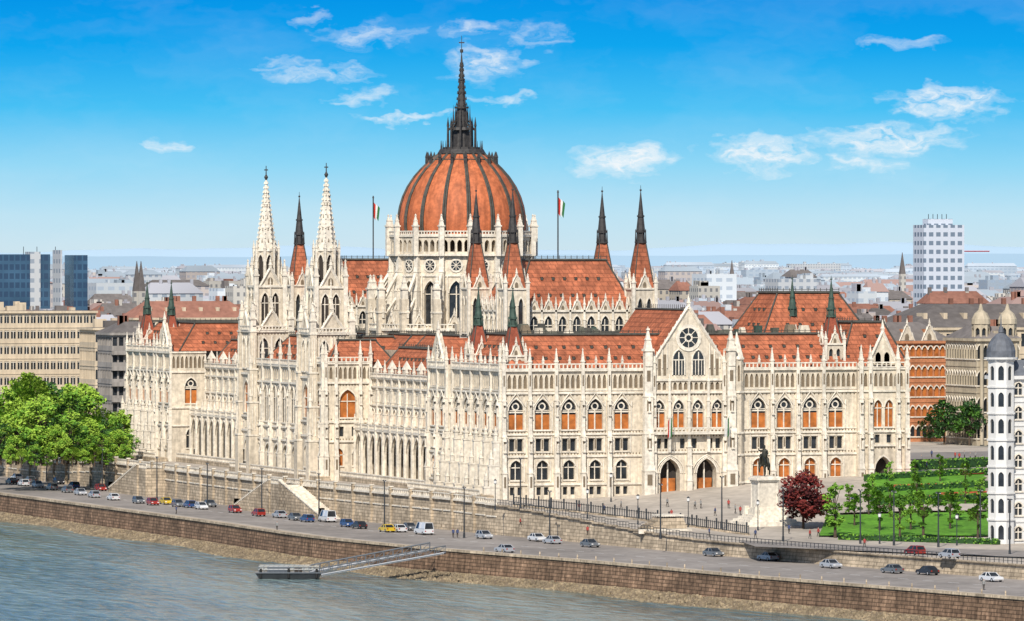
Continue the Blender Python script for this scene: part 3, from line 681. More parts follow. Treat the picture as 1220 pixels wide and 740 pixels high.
S.frus(DX,DY,88.5,92.6,.1,.05,6,'spire'); S.frus(DX,DY,89,89.7,.35,.35,8,'spire'); S.box(DX-.6,DX+.6,DY-.06,DY+.06,91,91.25,'spire')
for e in(33,44.5):
    S.beam((e,-2.2,12.3),(e-.3,-4.6,15.6),.06,'white',6)
    for k_,m_ in enumerate(('flagg','white','flagr') if e<40 else ('flagg','white','white')):
        o=.3*k_
        S.add([(e-.3-o,-4.6,15.5-o*.5),(e-.6-o,-4.7,14.9-o*.5),(e-.65-o,-4.6,11.2),(e-.35-o,-4.5,11.8)],[(0,1,2,3)],m_)
S.obj('masonry_and_roofs',PAR)
# ================================================================= SITE
Qpx=[(10,590),(130,606),(250,622),(370,640),(500,653),(560,658),(700,669),(900,688),(1050,700),(1210,713)]
Wpx=[(10,568),(150,585),(300,606),(440,622),(590,637),(700,647),(800,657),(1000,674),(1210,690)]
ZQ=-6.0; ZW=-11.0
def mk(px):
    pts=sorted([(P(u,v,ZQ)[1],P(u,v,ZQ)[0]) for u,v in px])
    def f(n):
        if n<=pts[0][0]: a,b=pts[0],pts[2]
        elif n>=pts[-1][0]: a,b=pts[-3],pts[-1]
        else:
            for a,b in zip(pts[:-1],pts[1:]):
                if a[0]<=n<=b[0]: break
        t=(n-a[0])/(b[0]-a[0]); return a[1]+(b[1]-a[1])*t
    def g(n): return sum(f(n+d) for d in(-16,-8,0,8,16))/5
    return g
eQ=mk(Qpx); eW=mk(Wpx)
ns_=[-1600,-1200,-900,-600,-450]+list(range(-330,460,5))+[520,600,750,1000,1500,2200,3000]
def strip(name,fa,fb,mat_,za,zb=None,ns=None,parent=None,k=1):
    mb=MB(); ns=ns or ns_
    zb=zb or za
    vs=[]
    for n in ns:
        a=fa(n);b=fb(n)
        for j in range(k+1):
            e=a+(b-a)*j/k; z0=za(a,n); z1=zb(b,n); vs.append((e,n,z0+(z1-z0)*j/k))
    q=k+1
    mb.add(vs,[(i*q+j,i*q+j+1,(i+1)*q+j+1,(i+1)*q+j) for i in range(len(ns)-1) for j in range(k)],mat_)
    return mb.obj(name,parent)
c=lambda z:(lambda e,n:z)
mb=MB(); mb.add([(-3000,-4000,ZW),(1500,-4000,ZW),(1500,6000,ZW),(-3000,6000,ZW)],[(0,1,2,3)],'water'); mb.obj('river_water')
RR=random.Random(3)
strip('river_shore',lambda n:eQ(n)-3.2-1.2*math.sin(n*.13)-.8*math.sin(n*.37+1),lambda n:eQ(n)-.2,'rock',c(-11.5),c(-9.7))
mb=MB()
for n in range(-2400,2900):
    nn=n*.12
    if nn<-270 or nn>330: continue
    for k in range(3):
        t=RR.random()**.8; e=eQ(nn)-.5-t*(5+2*math.sin(nn*.07)); s=RR.uniform(.12,.5); z=-9.9-t*1.3
        mb.frus(e,nn+RR.random(),z-s*.6,z+s*.6,s,s*RR.uniform(.3,.7),5,RR.choice(['rock','rock','stone2']),RR.random()*3)
mb.obj('shore_rocks')
strip('quay_wall',lambda n:eQ(n)-.35,lambda n:eQ(n),'quaywall',c(-9.95),c(ZQ-.05))
strip('quay_coping',lambda n:eQ(n)-.25,lambda n:eQ(n)+.9,'wallstone',c(ZQ+.25))
strip('quay_coping_edge',lambda n:eQ(n)-.25,lambda n:eQ(n)-.24,'wallstone',c(ZQ-.15),c(ZQ+.25))
strip('quay_pavement',lambda n:eQ(n)+.9,lambda n:eQ(n)+3.2,'paving',c(ZQ+.13))
strip('pavement_kerb',lambda n:eQ(n)+3.2,lambda n:eQ(n)+3.21,'stonew',c(ZQ+.13),c(ZQ))
strip('quay_road',lambda n:eQ(n)-.2,lambda n:eW(n)+.5,'asphalt',c(ZQ))
strip('road_edge_line',lambda n:eQ(n)+3.6,lambda n:eQ(n)+3.8,'white',c(ZQ+.01))
mb=MB()
for i in range(-45,70):
    n=i*7.0
    if eW(n)-eQ(n)<7: continue
    a=lambda m_:eQ(m_)+3.2+(eW(m_)-eQ(m_)-3.2)*.5
    mb.add([(a(n)-.12,n,ZQ+.012),(a(n)+.12,n,ZQ+.012),(a(n+3)+.12,n+3,ZQ+.012),(a(n+3)-.12,n+3,ZQ+.012)],[(0,1,2,3)],'white')
mb.obj('road_markings')
strip('terrace_wall',lambda n:eW(n)-.3,lambda n:eW(n),'wallstone',c(ZQ),lambda e,n:G(e,n))
mb=MB()
nn=-260.0
while nn<330:
    a=(eW(nn),nn);b=(eW(nn+5),nn+5); za,zb=G(*a),G(*b)
    f=Fr(b[0],b[1],a[0]-b[0],a[1]-b[1]); L_=math.hypot(a[0]-b[0],a[1]-b[1]); z=(za+zb)/2
    if nn>-20:
        fbox(mb,f,0,L_,-.1,.45,z-.25,z+.1,'stonew'); balus(mb,f,0,L_,.15,z+.1,.95,.9)
        if int(nn/5)%2==0:
            fbox(mb,f,-.3,.3,-.1,.65,ZQ,z+1.3,'wallstone'); fbox(mb,f,-.4,.4,-.1,.75,z+1.2,z+1.45,'stonew')
        fbox(mb,f,.35,L_-.35,0,.35,ZQ,ZQ+1.0,'wallstone'); fbox(mb,f,.35,L_-.35,0,.3,z-2.4,z-2.15,'stonew')
    else:
        fbox(mb,f,0,L_,-.1,.4,z-.2,z+.1,'wallstone')
        for s in(0,1.25,2.5,3.75): fbox(mb,f,s-.04,s+.04,.1,.18,z+.1,z+1.1,'metal')
        fbox(mb,f,0,L_,.1,.18,z+1.0,z+1.1,'metal'); fbox(mb,f,0,L_,.1,.18,z+.5,z+.56,'metal')
    nn+=5
mb.obj('terrace_balustrade')
def stairs(n0,n1,wd=4.0):
    mb=MB(); k=26
    for i in range(k):
        a=n0+(n1-n0)*i/k;b=n0+(n1-n0)*(i+1)/k; z=ZQ+(i+1)*(6.0/k); e=eW((a+b)/2)-.35
        mb.box(e-wd,e,min(a,b),max(a,b),ZQ,z,'stonew')
        mb.box(e-wd-.5,e-wd-.003,min(a,b),max(a,b),ZQ,z+.7,'wallstone')
        mb.box(e-wd-.6,e-wd+.1,min(a,b),max(a,b),z+.702,z+.95,'stonew')
    e=eW(n1); s=1 if n1>n0 else -1
    mb.box(e-wd-.5,e+.2,min(n1,n1+s*6),max(n1,n1+s*6),ZQ,0.02,'wallstone')
    f=Fr(e-wd-.3,max(n1,n1+s*6),0,-1); balus(mb,f,0,6,0,.02)
    for k2 in range(2): mb.sq(eW(n0)-wd-.25,n0,ZQ,ZQ+2.2,.5,.5,'stonew')
    mb.obj('terrace_staircase')
stairs(62,86); stairs(215,191); stairs(114,92)
mb=MB()
for a,b in((44,104),(170,TOTN-44)):
    f=Fr(-.5,b,0,-1); fbox(mb,f,0,b-a,-4,0,-.5,1.0,'wallstone'); balus(mb,f,0,b-a,-.2,1.0,1,.9)
for a,b in((-2,43),(105,170),(TOTN-43,TOTN+2)):
    f=Fr(-5.2,b,0,-1); fbox(mb,f,0,b-a,-3,0,-.5,.9,'wallstone'); balus(mb,f,0,b-a,-.2,.9,1,.9)
mb.obj('building_plinth',PAR)
offs=[0,2,4,7,10,14,18,22,27,32,38,44,50,56,62,68,74,80,90,100,115,130,150,180,230,350,700,1500,4000,12000,45000]
nsg=[-1600,-1200,-900,-600,-450,-400]+list(range(-360,460,6))+[480,560,700,1000,1500,2500,4500,9000,20000,45000]
mb=MB(); vs=[]
for n in nsg:
    e0=eW(max(-1600,min(n,3000)))
    for o in offs: vs.append((e0+o,n,G(e0+o,n)))
k=len(offs)
for i in range(len(nsg)-1):
    for j in range(k-1):
        near=-420<nsg[i]<330 and offs[j]<180
        mb.f.append([i*k+j,i*k+j+1,(i+1)*k+j+1,(i+1)*k+j]); mb.m.append('paving' if near else 'groundm')
mb.v=vs; mb.obj('ground')
def patch(name,c4,off,m,k=10,parent=None):
    W=[PG(*q)[:2] for q in c4]; mb=MB(); vs=[]
    for i in range(k+1):
        for j in range(k+1):
            s=j/k;t=i/k
            x=(W[0][0]*(1-s)+W[1][0]*s)*(1-t)+(W[3][0]*(1-s)+W[2][0]*s)*t
            y=(W[0][1]*(1-s)+W[1][1]*s)*(1-t)+(W[3][1]*(1-s)+W[2][1]*s)*t
            vs.append((x,y,G(x,y)+off))
    q=k+1; mb.add(vs,[(i*q+j,i*q+j+1,(i+1)*q+j+1,(i+1)*q+j) for i in range(k) for j in range(k)],m); return mb.obj(name,parent)
patch('lawn',[(985,616),(1186,612),(1200,640),(975,640)],.3,'grassm',12)
patch('lawn',[(1032,572),(1172,566),(1176,606),(1040,608)],.3,'grassm',12)
patch('park_path',[(1000,607),(1186,603),(1186,611),(1000,614)],.45,'paving',8)
patch('street',[(880,646),(1330,662),(1330,670),(900,653)],.25,'asphalt',12)
patch('street',[(1070,541),(1250,537),(1250,544),(1070,549)],.2,'asphalt',12)
for q in([(1075,567),(1172,563),(1172,567),(1075,571)],[(1060,581),(1174,577),(1174,581),(1060,585)],[(1120,590),(1176,588),(1176,592),(1120,594)],[(1040,596),(1110,593),(1110,596),(1040,599)]):
    patch('flower_bed',q,.5,'flower',6)
# ---------------------------------------------------------------- foliage
def treemesh(name,h,cr,ch,cz,nc,nl,ls,seed,ms=('leafa','leafb','leafc'),clr=.32):
    r=random.Random(seed); mb=MB()
    mb.beam((0,0,-.5),(0,0,cz),h*.028,'bark',7,h*.015)
    for i in range(nc):
        while True:
            x,y,z=r.uniform(-1,1),r.uniform(-1,1),r.uniform(-1,1)
            d=x*x+y*y+z*z
            if .12<d<1: break
        wz=1-.35*max(0,z)
        px,py,pz=x*cr*wz,y*cr*wz,cz+z*ch
        mb.beam((0,0,max(h*.15,cz-ch*.8+(z+1)*ch*.4)),(px*.9,py*.9,pz*.98),h*.008,'bark',4,h*.003)
        rr=cr*clr*r.uniform(.6,1.35); mm=r.choice(ms)
        for k in range(nl):
            v=Vector((r.gauss(0,1),r.gauss(0,1),r.gauss(0,1))); v.normalize(); v*=rr*(r.random()**.35)
            c=Vector((px,py,pz))+Vector((v.x,v.y,v.z*.75))
            a=Vector((r.gauss(0,1),r.gauss(0,1),r.gauss(0,.7))).normalized(); b=a.orthogonal().normalized()
            s=ls*r.uniform(.6,1.3)
            m_=mm if r.random()<.7 else r.choice(ms)
            mb.add([tuple(c-a*s),tuple(c+b*s*.6),tuple(c+a*s),tuple(c-b*s*.6)],[(0,1,2,3)],m_)
    me=mb.obj(name); d=me.data; bpy.data.objects.remove(me); return d
TA=[treemesh('treeA%d'%i,18,5.8,8.2,9.5,40,75,.42,i+1,(('leafa','leafc','leafb'),('leafb','leafa','leafd'),('leafc','leafa','leafc'))[i],.27) for i in range(3)]
TD=[treemesh('treeD%d'%i,10,4,4.2,6,26,60,.4,i+20,('leafb','leafd','leafd')) for i in range(2)]
TS=[treemesh('treeS%d'%i,8,1.7,3.3,4.6,20,45,.24,i+40,('leafa','leafb','leafa')) for i in range(3)]
TR=treemesh('treeR',10,4.3,3.9,5.6,46,90,.34,77,('leafr','leafr','leafr2'))
def inst(name,me,x,y,z,rz=0,s=1,sz=None):
    o=bpy.data.objects.new(name,me); o.location=(x,y,z); o.rotation_euler=(0,0,rz); o.scale=(s,s,sz or s); sc.collection.objects.link(o); return o
tr=random.Random(5)
TL=[(20,1400,14),(50,1395,15),(80,1400,13),(105,1405,11),(128,1410,9),(148,1415,9),(8,1450,17),(35,1455,20),(62,1460,21),(90,1450,18),(30,1500,20),(60,1510,22),(85,1500,19),(10,1500,19),(112,1440,13),(-20,1420,16),(-30,1480,20),(-50,1450,19),(-80,1450,18),
 (2,1395,10),(34,1392,9),(64,1392,9),(92,1395,9),(116,1398,8),(138,1402,7.5),(152,1408,7),(22,1391,7),(76,1391,7),(104,1394,6.5),(130,1430,11),(145,1440,12),(120,1460,14),(98,1480,18),(46,1430,17),(72,1430,16),(14,1420,15),
 (12,1388,5),(28,1388,4.5),(44,1388,5),(58,1388,4.5),(84,1390,5),(98,1391,4.5),(112,1393,5),(126,1395,4.5),(146,1400,5)]
for (u,Y,hh) in TL:
    x,y=PD(u+tr.uniform(-4,4),Y); inst('tree',TA[tr.randrange(3)],x,y,G(x,y)-(.5 if hh<6 else 0),tr.uniform(0,6),hh/18*tr.uniform(.95,1.2),hh/18*tr.uniform(.85,1.08))
for u,v,h in [(1125,530,9.5),(1155,531,9.5),(1108,527,6),(1172,530,8),(1140,528,8)]:
    x,y,z=PG(u,v); inst('tree',TD[tr.randrange(2)],x,y,z,tr.uniform(0,6),h/10)
x,y,z=PG(957,630); inst('red_leaf_tree',TR,x,y,z,0,1.0)
for u,v,h in [(995,641,9.5),(1018,628,7),(1048,634,9),(1060,618,7.5),(1085,633,8),(1100,642,9),(1132,632,7.5),(1165,641,8),(1184,636,8),(1012,611,5.5),(1040,599,6),(1092,600,6),(1150,602,5),(1035,615,7),(1072,640,7),(1118,618,6),(1120,575,6),(1090,575,5),(1060,575,5),(1150,580,5),(1170,600,6),(1142,622,6),(985,625,5)]:
    x,y,z=PG(u,v); inst('young_tree',TS[tr.randrange(3)],x,y,z,tr.uniform(0,6),h/8*tr.uniform(.9,1.15))
def hedge(pts,w=1.6,h=1.3,name='hedge'):
    mb=MB(); r=random.Random(len(pts)*7+int(pts[0][0]))
    for a,b in zip(pts[:-1],pts[1:]):
        A=PG(*a);B=PG(*b); A=Vector(A);B=Vector(B); L_=(B-A).length
        f=Fr(A.x,A.y,B.x-A.x,B.y-A.y)
        k=max(1,int(L_/4))
        for i in range(k):
            s0=L_*i/k;s1=L_*(i+1)/k; zz=A.z+(B.z-A.z)*(i+.5)/k; fbox(mb,f,s0,s1,-w/2+.1,w/2-.1,zz-.2,zz+h-.15,'leafd')
        for i in range(int(L_*22)):
            s=r.uniform(0,L_); zz=A.z+(B.z-A.z)*s/L_
            if r.random()<.5: d=r.choice((-1,1))*w/2; z_=zz+r.uniform(0,h)
            else: d=r.uniform(-w/2,w/2); z_=zz+h-.1+r.uniform(0,.2)
            cc=Vector(f.p(s,d,z_)); aa=Vector((r.gauss(0,1),r.gauss(0,1),r.gauss(0,1))).normalized(); bb=aa.orthogonal().normalized(); q=r.uniform(.15,.3)
            mb.add([tuple(cc-aa*q),tuple(cc+bb*q),tuple(cc+aa*q),tuple(cc-bb*q)],[(0,1,2,3)],r.choice(('leafd','leafb','leafa')))
    mb.obj(name)
hedge([(1032,574),(1100,570),(1174,566)]); hedge([(1036,589),(1100,585),(1176,581)]); hedge([(1040,603),(1176,598)],2,1.6)
hedge([(1090,560),(1175,556)],2,1.8); hedge([(1000,643),(1100,646),(1190,649)],1.2,.9)
# ---------------------------------------------------------------- statue
def skin(name,V,E,root,matk,sub=1):
    me=bpy.data.meshes.new(name); me.from_pydata([v[:3] for v in V],E,[]); o=bpy.data.objects.new(name,me); sc.collection.objects.link(o)
    md=o.modifiers.new('s','SKIN'); md.use_smooth_shade=True
    sv=me.skin_vertices[0].data
    for i,v in enumerate(V): sv[i].radius=(v[3],v[3]); sv[i].use_root=(i==root)
    m2=o.modifiers.new('b','SUBSURF'); m2.levels=sub; m2.render_levels=sub
    bpy.context.view_layer.update()
    d=bpy.data.meshes.new_from_object(o.evaluated_get(bpy.context.evaluated_depsgraph_get()))
    bpy.data.objects.remove(o); d.materials.clear(); d.materials.append(M[matk]); return d
HV=[(0,0,1.35,.36),(.45,0,1.33,.37),(.85,0,1.42,.33),(1.15,0,1.8,.22),(1.35,0,2.15,.17),(1.62,0,2.05,.12),(1.8,0,1.86,.09),
 (-.5,0,1.37,.36),(-.9,0,1.4,.33),(-1.15,0,1.35,.12),(-1.35,0,.95,.12),(-1.38,0,.5,.05),
 (.85,.2,1.05,.15),(.95,.22,.62,.09),(.88,.22,.12,.07),(.98,.22,.03,.09),
 (.85,-.2,1.05,.15),(1.2,-.22,.85,.1),(1.2,-.22,.45,.07),(1.3,-.22,.4,.08),
 (-.85,.22,1.0,.2),(-.7,.24,.75,.12),(-1.0,.24,.48,.08),(-.95,.24,.05,.08),
 (-.85,-.22,1.0,.2),(-.95,-.24,.75,.12),(-1.2,-.24,.48,.08),(-1.1,-.24,.05,.08),
 (0,0,1.85,.2),(.02,0,2.25,.24),(.04,0,2.5,.2),(.06,0,2.66,.08),(.08,0,2.86,.15),(.1,0,3.05,.12),
 (.1,.3,2.45,.1),(.25,.4,2.15,.07),(.55,.25,2.1,.06),(.1,-.3,2.45,.1),(.45,-.45,2.5,.07),(.8,-.4,2.7,.06),
 (.15,.38,1.7,.15),(.4,.45,1.3,.11),(.35,.45,.9,.08),(.5,.45,.85,.07),(.15,-.38,1.7,.15),(.4,-.45,1.3,.11),(.35,-.45,.9,.08),(.5,-.45,.85,.07)]
HE=[(0,1),(1,2),(2,3),(3,4),(4,5),(5,6),(0,7),(7,8),(8,9),(9,10),(10,11),(2,12),(12,13),(13,14),(14,15),(2,16),(16,17),(17,18),(18,19),(8,20),(20,21),(21,22),(22,23),(8,24),(24,25),(25,26),(26,27),
 (0,28),(28,29),(29,30),(30,31),(31,32),(32,33),(30,34),(34,35),(35,36),(30,37),(37,38),(38,39),(28,40),(40,41),(41,42),(42,43),(28,44),(44,45),(45,46),(46,47)]
hm=skin('horse_and_rider',HV,HE,0,'bronze')
x,y,z=PG(911,624)
ST=bpy.data.objects.new('equestrian_statue',None); ST.location=(x,y,z); sc.collection.objects.link(ST)
o=bpy.data.objects.new('horse_and_rider',hm); o.location=(0,0,8.6); o.scale=(1.85,)*3; o.rotation_euler=(0,0,rad(-125)); o.parent=ST; sc.collection.objects.link(o)
mb=MB()
for h,z0,z1 in((5.2,-.8,.5),(4.5,.5,.9),(3.8,.9,1.3),(3.2,1.3,1.7),(2.5,1.7,2.6),(2.2,2.6,3.0),(1.9,3.0,7.6),(2.1,7.6,7.9),(2.35,7.9,8.3),(2.1,8.3,8.6)): mb.sq(0,0,z0,z1,h,h*.98,'stonew')
for sx in(-1,1):
    for sy in(-1,1): mb.frus(sx*1.75,sy*1.75,3,7.6,.28,.24,8,'stonew'); mb.sq(sx*2.6,sy*2.6,1.7,3.2,.45,.4,'stonew')
mb.obj('pedestal',ST)
# ---------------------------------------------------------------- people
PV=[(0,0,.95,.13),(0,0,1.15,.13),(0,0,1.38,.15),(0,0,1.5,.055),(0,0,1.62,.095),(0,0,1.74,.07),
 (0,.19,1.42,.06),(.06,.24,1.14,.045),(.16,.24,.9,.035),(0,-.19,1.42,.06),(-.08,-.24,1.14,.045),(-.1,-.24,.88,.035),
 (0,.1,.88,.1),(.14,.1,.5,.065),(.1,.1,.08,.045),(.24,.1,.04,.04),(0,-.1,.88,.1),(-.06,-.1,.5,.065),(-.22,-.1,.1,.045),(-.1,-.1,.04,.04)]
PE=[(0,1),(1,2),(2,3),(3,4),(4,5),(2,6),(6,7),(7,8),(2,9),(9,10),(10,11),(0,12),(12,13),(13,14),(14,15),(0,16),(16,17),(17,18),(18,19)]
pms=[]
for k in('cloth1','cloth2','cloth3'):
    d=skin('person',PV,PE,0,k); d.materials.append(M['skin']); d.materials.append(M['dark'])
    for p in d.polygons:
        if p.center.z>1.5: p.material_index=2 if (p.center.z>1.66 or p.center.x<-.03) else 1
        elif p.center.z<.9 and abs(p.center.y)<.19: p.material_index=2
    pms.append(d)
pr=random.Random(9)
for u,v in [(1138,548),(1143,549),(1149,547),(1156,549),(1162,548),(1098,552),(876,612),(882,614),(620,628),(700,638),(845,640),(760,612),(835,606),(828,607),(795,604),(868,606),(1015,601),(975,640),(965,642),(1030,653),(1190,556),(1120,553),(1130,556),(690,610),(720,612),(1104,560),(1110,546),(1170,552),(900,642),(940,636),(655,606),(740,606),(852,615),(800,618)]:
    x,y,z=PG(u,v); inst('person',pms[pr.randrange(3)],x,y,z+.02,pr.uniform(0,6),1)
for u,v in [(540,640),(545,640),(330,632),(210,612),(1172,702)]:
    x,y=P(u,v,ZQ+.13); x=max(x,eQ(y)+1.2); inst('person',pms[pr.randrange(3)],x,y,ZQ+(.13 if x<eQ(y)+3.2 else .01),pr.uniform(0,6),1)
# ---------------------------------------------------------------- vehicles
def carmesh(name,body,kind='hatch'):
    mb=MB()
    if kind=='van': L_,W,H=5.2,1.95,2.3; lo=[(-2.6,.35),(-2.6,1.1),(2.0,1.1),(2.55,.95),(2.6,.35)]; cab=[(-2.58,1.1),(-2.5,2.25),(1.2,2.3),(2.0,1.1)]
    elif kind=='sedan': L_,W,H=4.5,1.8,1.45; lo=[(-2.2,.3),(-2.25,.9),(-1.6,.95),(1.0,.92),(2.1,.78),(2.25,.5),(2.2,.3)]; cab=[(-1.7,.93),(-1.0,1.42),(.25,1.45),(1.05,.9)]
    else: L_,W,H=4.0,1.75,1.5; lo=[(-1.95,.3),(-2.0,.9),(1.0,.95),(1.85,.8),(2.0,.5),(1.95,.3)]; cab=[(-1.95,.9),(-1.6,1.48),(.2,1.52),(1.05,.93)]
    def ext(pts,w0,w1,m):
        n=len(pts); z0=min(p[1] for p in pts); z1=max(p[1] for p in pts)
        ww=lambda z:w0+(w1-w0)*(z-z0)/(z1-z0)
        vs=[(x,-ww(z)/2,z) for x,z in pts]+[(x,ww(z)/2,z) for x,z in pts]
        mb.add(vs,[(i,(i+1)%n,n+(i+1)%n,n+i) for i in range(n)]+[tuple(range(n)),tuple(reversed(range(n,2*n)))],m)
    ext(lo,W,W*.96,body); ext(cab,W*.94,W*.76,'glass')
    z1=cab[1][1]; mb.add([(cab[1][0]-.05,-W*.385,z1-.03),(cab[2][0]+.05,-W*.385,z1+.02),(cab[2][0]+.05,W*.385,z1+.02),(cab[1][0]-.05,W*.385,z1-.03),(cab[1][0]-.05,-W*.38,z1+.05),(cab[2][0]+.05,-W*.38,z1+.07),(cab[2][0]+.05,W*.38,z1+.07),(cab[1][0]-.05,W*.38,z1+.05)],[(0,1,5,4),(1,2,6,5),(2,3,7,6),(3,0,4,7),(4,5,6,7)],body)
    for sg in(-1,1):
        for xa,za_,xb,zb_ in((cab[0][0],cab[0][1],cab[1][0],cab[1][1]),(cab[3][0],cab[3][1],cab[2][0],cab[2][1]),((cab[0][0]+cab[3][0])/2,cab[0][1],(cab[1][0]+cab[2][0])/2,z1)):
            mb.beam((xa,sg*W*.47,za_),(xb,sg*W*.385,zb_),.06,body)
        if kind=='van': mb.add([(-2.5,sg*W*.475,1.15),(.4,sg*W*.475,1.15),(.3,sg*W*.39,2.25),(-2.45,sg*W*.39,2.22)],[(0,1,2,3)],body)
        for x in(-L_*.31,L_*.31):
            vs=[]; n=12
            for yy in(sg*(W/2-.2),sg*(W/2+.02)):
                vs+=[(x+.32*math.cos(6.283*i/n),yy,.32+.32*math.sin(6.283*i/n)) for i in range(n)]
            mb.add(vs,[(i,(i+1)%n,n+(i+1)%n,n+i) for i in range(n)]+[tuple(range(n,2*n))],'tyre')
            yy=sg*(W/2+.03); mb.add([(x+.18*math.cos(6.283*i/n),yy,.32+.18*math.sin(6.283*i/n)) for i in range(n)],[tuple(range(n))],'c_silver')
        mb.box(L_/2-.12,L_/2-.02,sg*W*.36-.16,sg*W*.36+.16,.55,.72,'white'); mb.box(-L_/2-.01,-L_/2+.06,sg*W*.38-.12,sg*W*.38+.12,.6,.82,'c_red')
    o=mb.obj(name); d=o.data; bpy.data.objects.remove(o); return d
CM={}
def car(u,v,col,kind='hatch',z=None):
    k=(col,kind)
    if k not in CM: CM[k]=carmesh('car_'+col+kind,col,kind)
    if z is None: e,n=P(u,v,ZQ); z=ZQ
    else: e,n,z=PG(u,v); z+=.27
    if z==ZQ: e=min(max(e,eQ(n)+4.6),eW(n)-1.8)
    d=.5*((eQ(n+5)-eQ(n-5))+(eW(n+5)-eW(n-5))); a=math.atan2(10,d)+(math.pi if pr.random()<.5 else 0)
    inst('van' if kind=='van' else 'car',CM[k],e,n,z+.02,a,1)
cols=['c_white','c_silver','c_black','c_red','c_blue','c_grey','c_silver','c_white','c_grey']
cars=[(14,577),(28,579),(45,581),(62,584),(80,587),(96,590),(112,593),(135,596),(165,600),(182,602),(212,604),(226,605),(240,607),(250,604),(280,611),(308,615),(333,617),(352,620),(366,622),(414,628),(428,630),(577,642),(640,645),(658,648),(703,652),(850,663),(915,668),(990,677),(1063,683),(1105,685),(1181,693),(20,572),(70,577),(120,585),(475,634),(488,632),(36,575),(88,582)]
for u,v in cars: car(u,v,pr.choice(cols),pr.choice(['hatch','sedan']))
car(198,601,'c_yellow','sedan'); car(461,634,'c_yellow','sedan'); car(505,637,'c_white','van'); car(390,622,'c_white','van'); car(433,661,'c_silver','sedan')
car(1131,667,'c_silver','hatch',z=1); car(1090,663,'c_red','hatch',z=1)
# ---------------------------------------------------------------- street lamps
def lampmesh(h):
    mb=MB(); mb.frus(0,0,-.3,.9,.25,.2,8,'metal'); mb.frus(0,0,.9,h,.15,.1,8,'metal')
    for s in(-1,1):
        mb.beam((0,0,h-.3),(s*.7,0,h+.1),.06,'metal',6); mb.beam((s*.6,0,h+.1),(s*1.15,0,h+.12),.13,'metal',6,.09); mb.box(s*.9-.2,s*.9+.2,-.1,.1,h-.05,h+.02,'white')
    o=mb.obj('l'); d=o.data; bpy.data.objects.remove(o); return d
def lamp2(h):
    mb=MB(); mb.frus(0,0,-.3,.7,.2,.14,8,'metal'); mb.frus(0,0,.7,h,.09,.07,8,'metal'); mb.frus(0,0,h,h+.15,.12,.3,8,'metal'); mb.frus(0,0,h+.15,h+.7,.24,.3,8,'white'); mb.frus(0,0,h+.7,h+1.0,.34,.04,8,'metal')
    o=mb.obj('l'); d=o.data; bpy.data.objects.remove(o); return d
LM=lampmesh(9.2); L2=lamp2(4.5)
for u,v in [(60,574),(122,585),(187,597),(247,606),(312,613),(380,621),(458,631),(553,641),(655,646)]:
    x,y=P(u,v,ZQ); inst('street_lamp',LM,min(x,eW(y)-.8),y,ZQ,TH+1.2)
for u,v in [(787,640),(933,645),(1025,648),(1065,650),(1118,652),(1168,648),(1203,662),(860,630),(620,606)]:
    x,y,z=PG(u,v); inst('street_lamp',LM,x,y,z,TH+1.2)
for u,v in [(728,598),(903,632),(996,636),(760,625),(820,628),(1048,648),(1140,650),(590,606),(700,618)]:
    x,y,z=PG(u,v); inst('lantern_lamp',L2,x,y,z,0)
mb=MB()
fp=[PG(*q) for q in((612,603),(690,611),(770,621),(830,629),(892,638))]
for A,B in zip(fp[:-1],fp[1:]):
    A=Vector(A);B=Vector(B);n=int((B-A).length/.7)
    for i in range(n+1):
        p=A.lerp(B,i/n); p.z=G(p.x,p.y)+.1; mb.beam(p,p+Vector((0,0,1.7 if i%5 else 2.2)),.07 if i%5 else .16,'metal')
    for h in(.3,1.5): mb.beam(A+Vector((0,0,h+.1)),B+Vector((0,0,h+.1)),.06,'metal')
    d=(B-A); f=Fr(A.x,A.y,d.x,d.y); LL=math.hypot(d.x,d.y)
    for i in range(6): fbox(mb,f,LL*i/6,LL*(i+1)/6,-.25,.25,-6,A.z+(B.z-A.z)*(i+.5)/6+.3,'wallstone')
mb.obj('iron_fence')
# stepped ramp parapet standing on the terrace
x,y,z=PG(757,632); x=max(x,eW(y)+4)
mb=MB()
for i in range(9):
    mb.box(x-4.5+i*.45,x+4.5-i*.12,y-2.2,y+2.2,z-.5+i*.3,z-.2+i*.3+.003,'wallstone'); 
mb.box(x-5,x+5,y-2.6,y-2.2,z-.5,z+.3,'stonew'); mb.box(x-.8,x+3.6,y-2.3,y+2.3,z+2.5,z+2.8,'stonew')
mb.obj('stepped_ramp_parapet')
mb=MB()
for i in range(-42,-12):
    n=i*6.2; mb.frus(eQ(n)+1.6,n,ZQ+.1,ZQ+.9,.15,.11,6,'wallstone')
mb.obj('bollard_row')
# ---------------------------------------------------------------- pontoon + gangway
x0,y0=P(308,690,ZW); x1,y1=P(380,690,ZW)
f=Fr(x0,y0,x1-x0,y1-y0); L_=math.hypot(x1-x0,y1-y0)
PB=bpy.data.objects.new('pontoon_boat',None); sc.collection.objects.link(PB)
mb=MB(); p=f.p; W_=-4.0
hull=[p(-.6,.2,ZW+1.1),p(L_+.6,.2,ZW+1.1),p(L_+.6,W_,ZW+1.1),p(-.6,W_,ZW+1.1),p(.3,-.2,ZW-.3),p(L_-.3,-.2,ZW-.3),p(L_-.3,W_+.4,ZW-.3),p(.3,W_+.4,ZW-.3)]
mb.add(hull,[(0,1,2,3),(4,5,1,0),(5,6,2,1),(6,7,3,2),(7,4,0,3)],'metal')
fbox(mb,f,-.7,L_+.7,W_-.1,.35,ZW+1.02,ZW+1.2,'c_grey')
for s in [i*L_/12 for i in range(13)]:
    for d in(.2,W_+.05): fbox(mb,f,s-.04,s+.04,d-.04,d+.04,ZW+1.2,ZW+2.3,'c_grey')
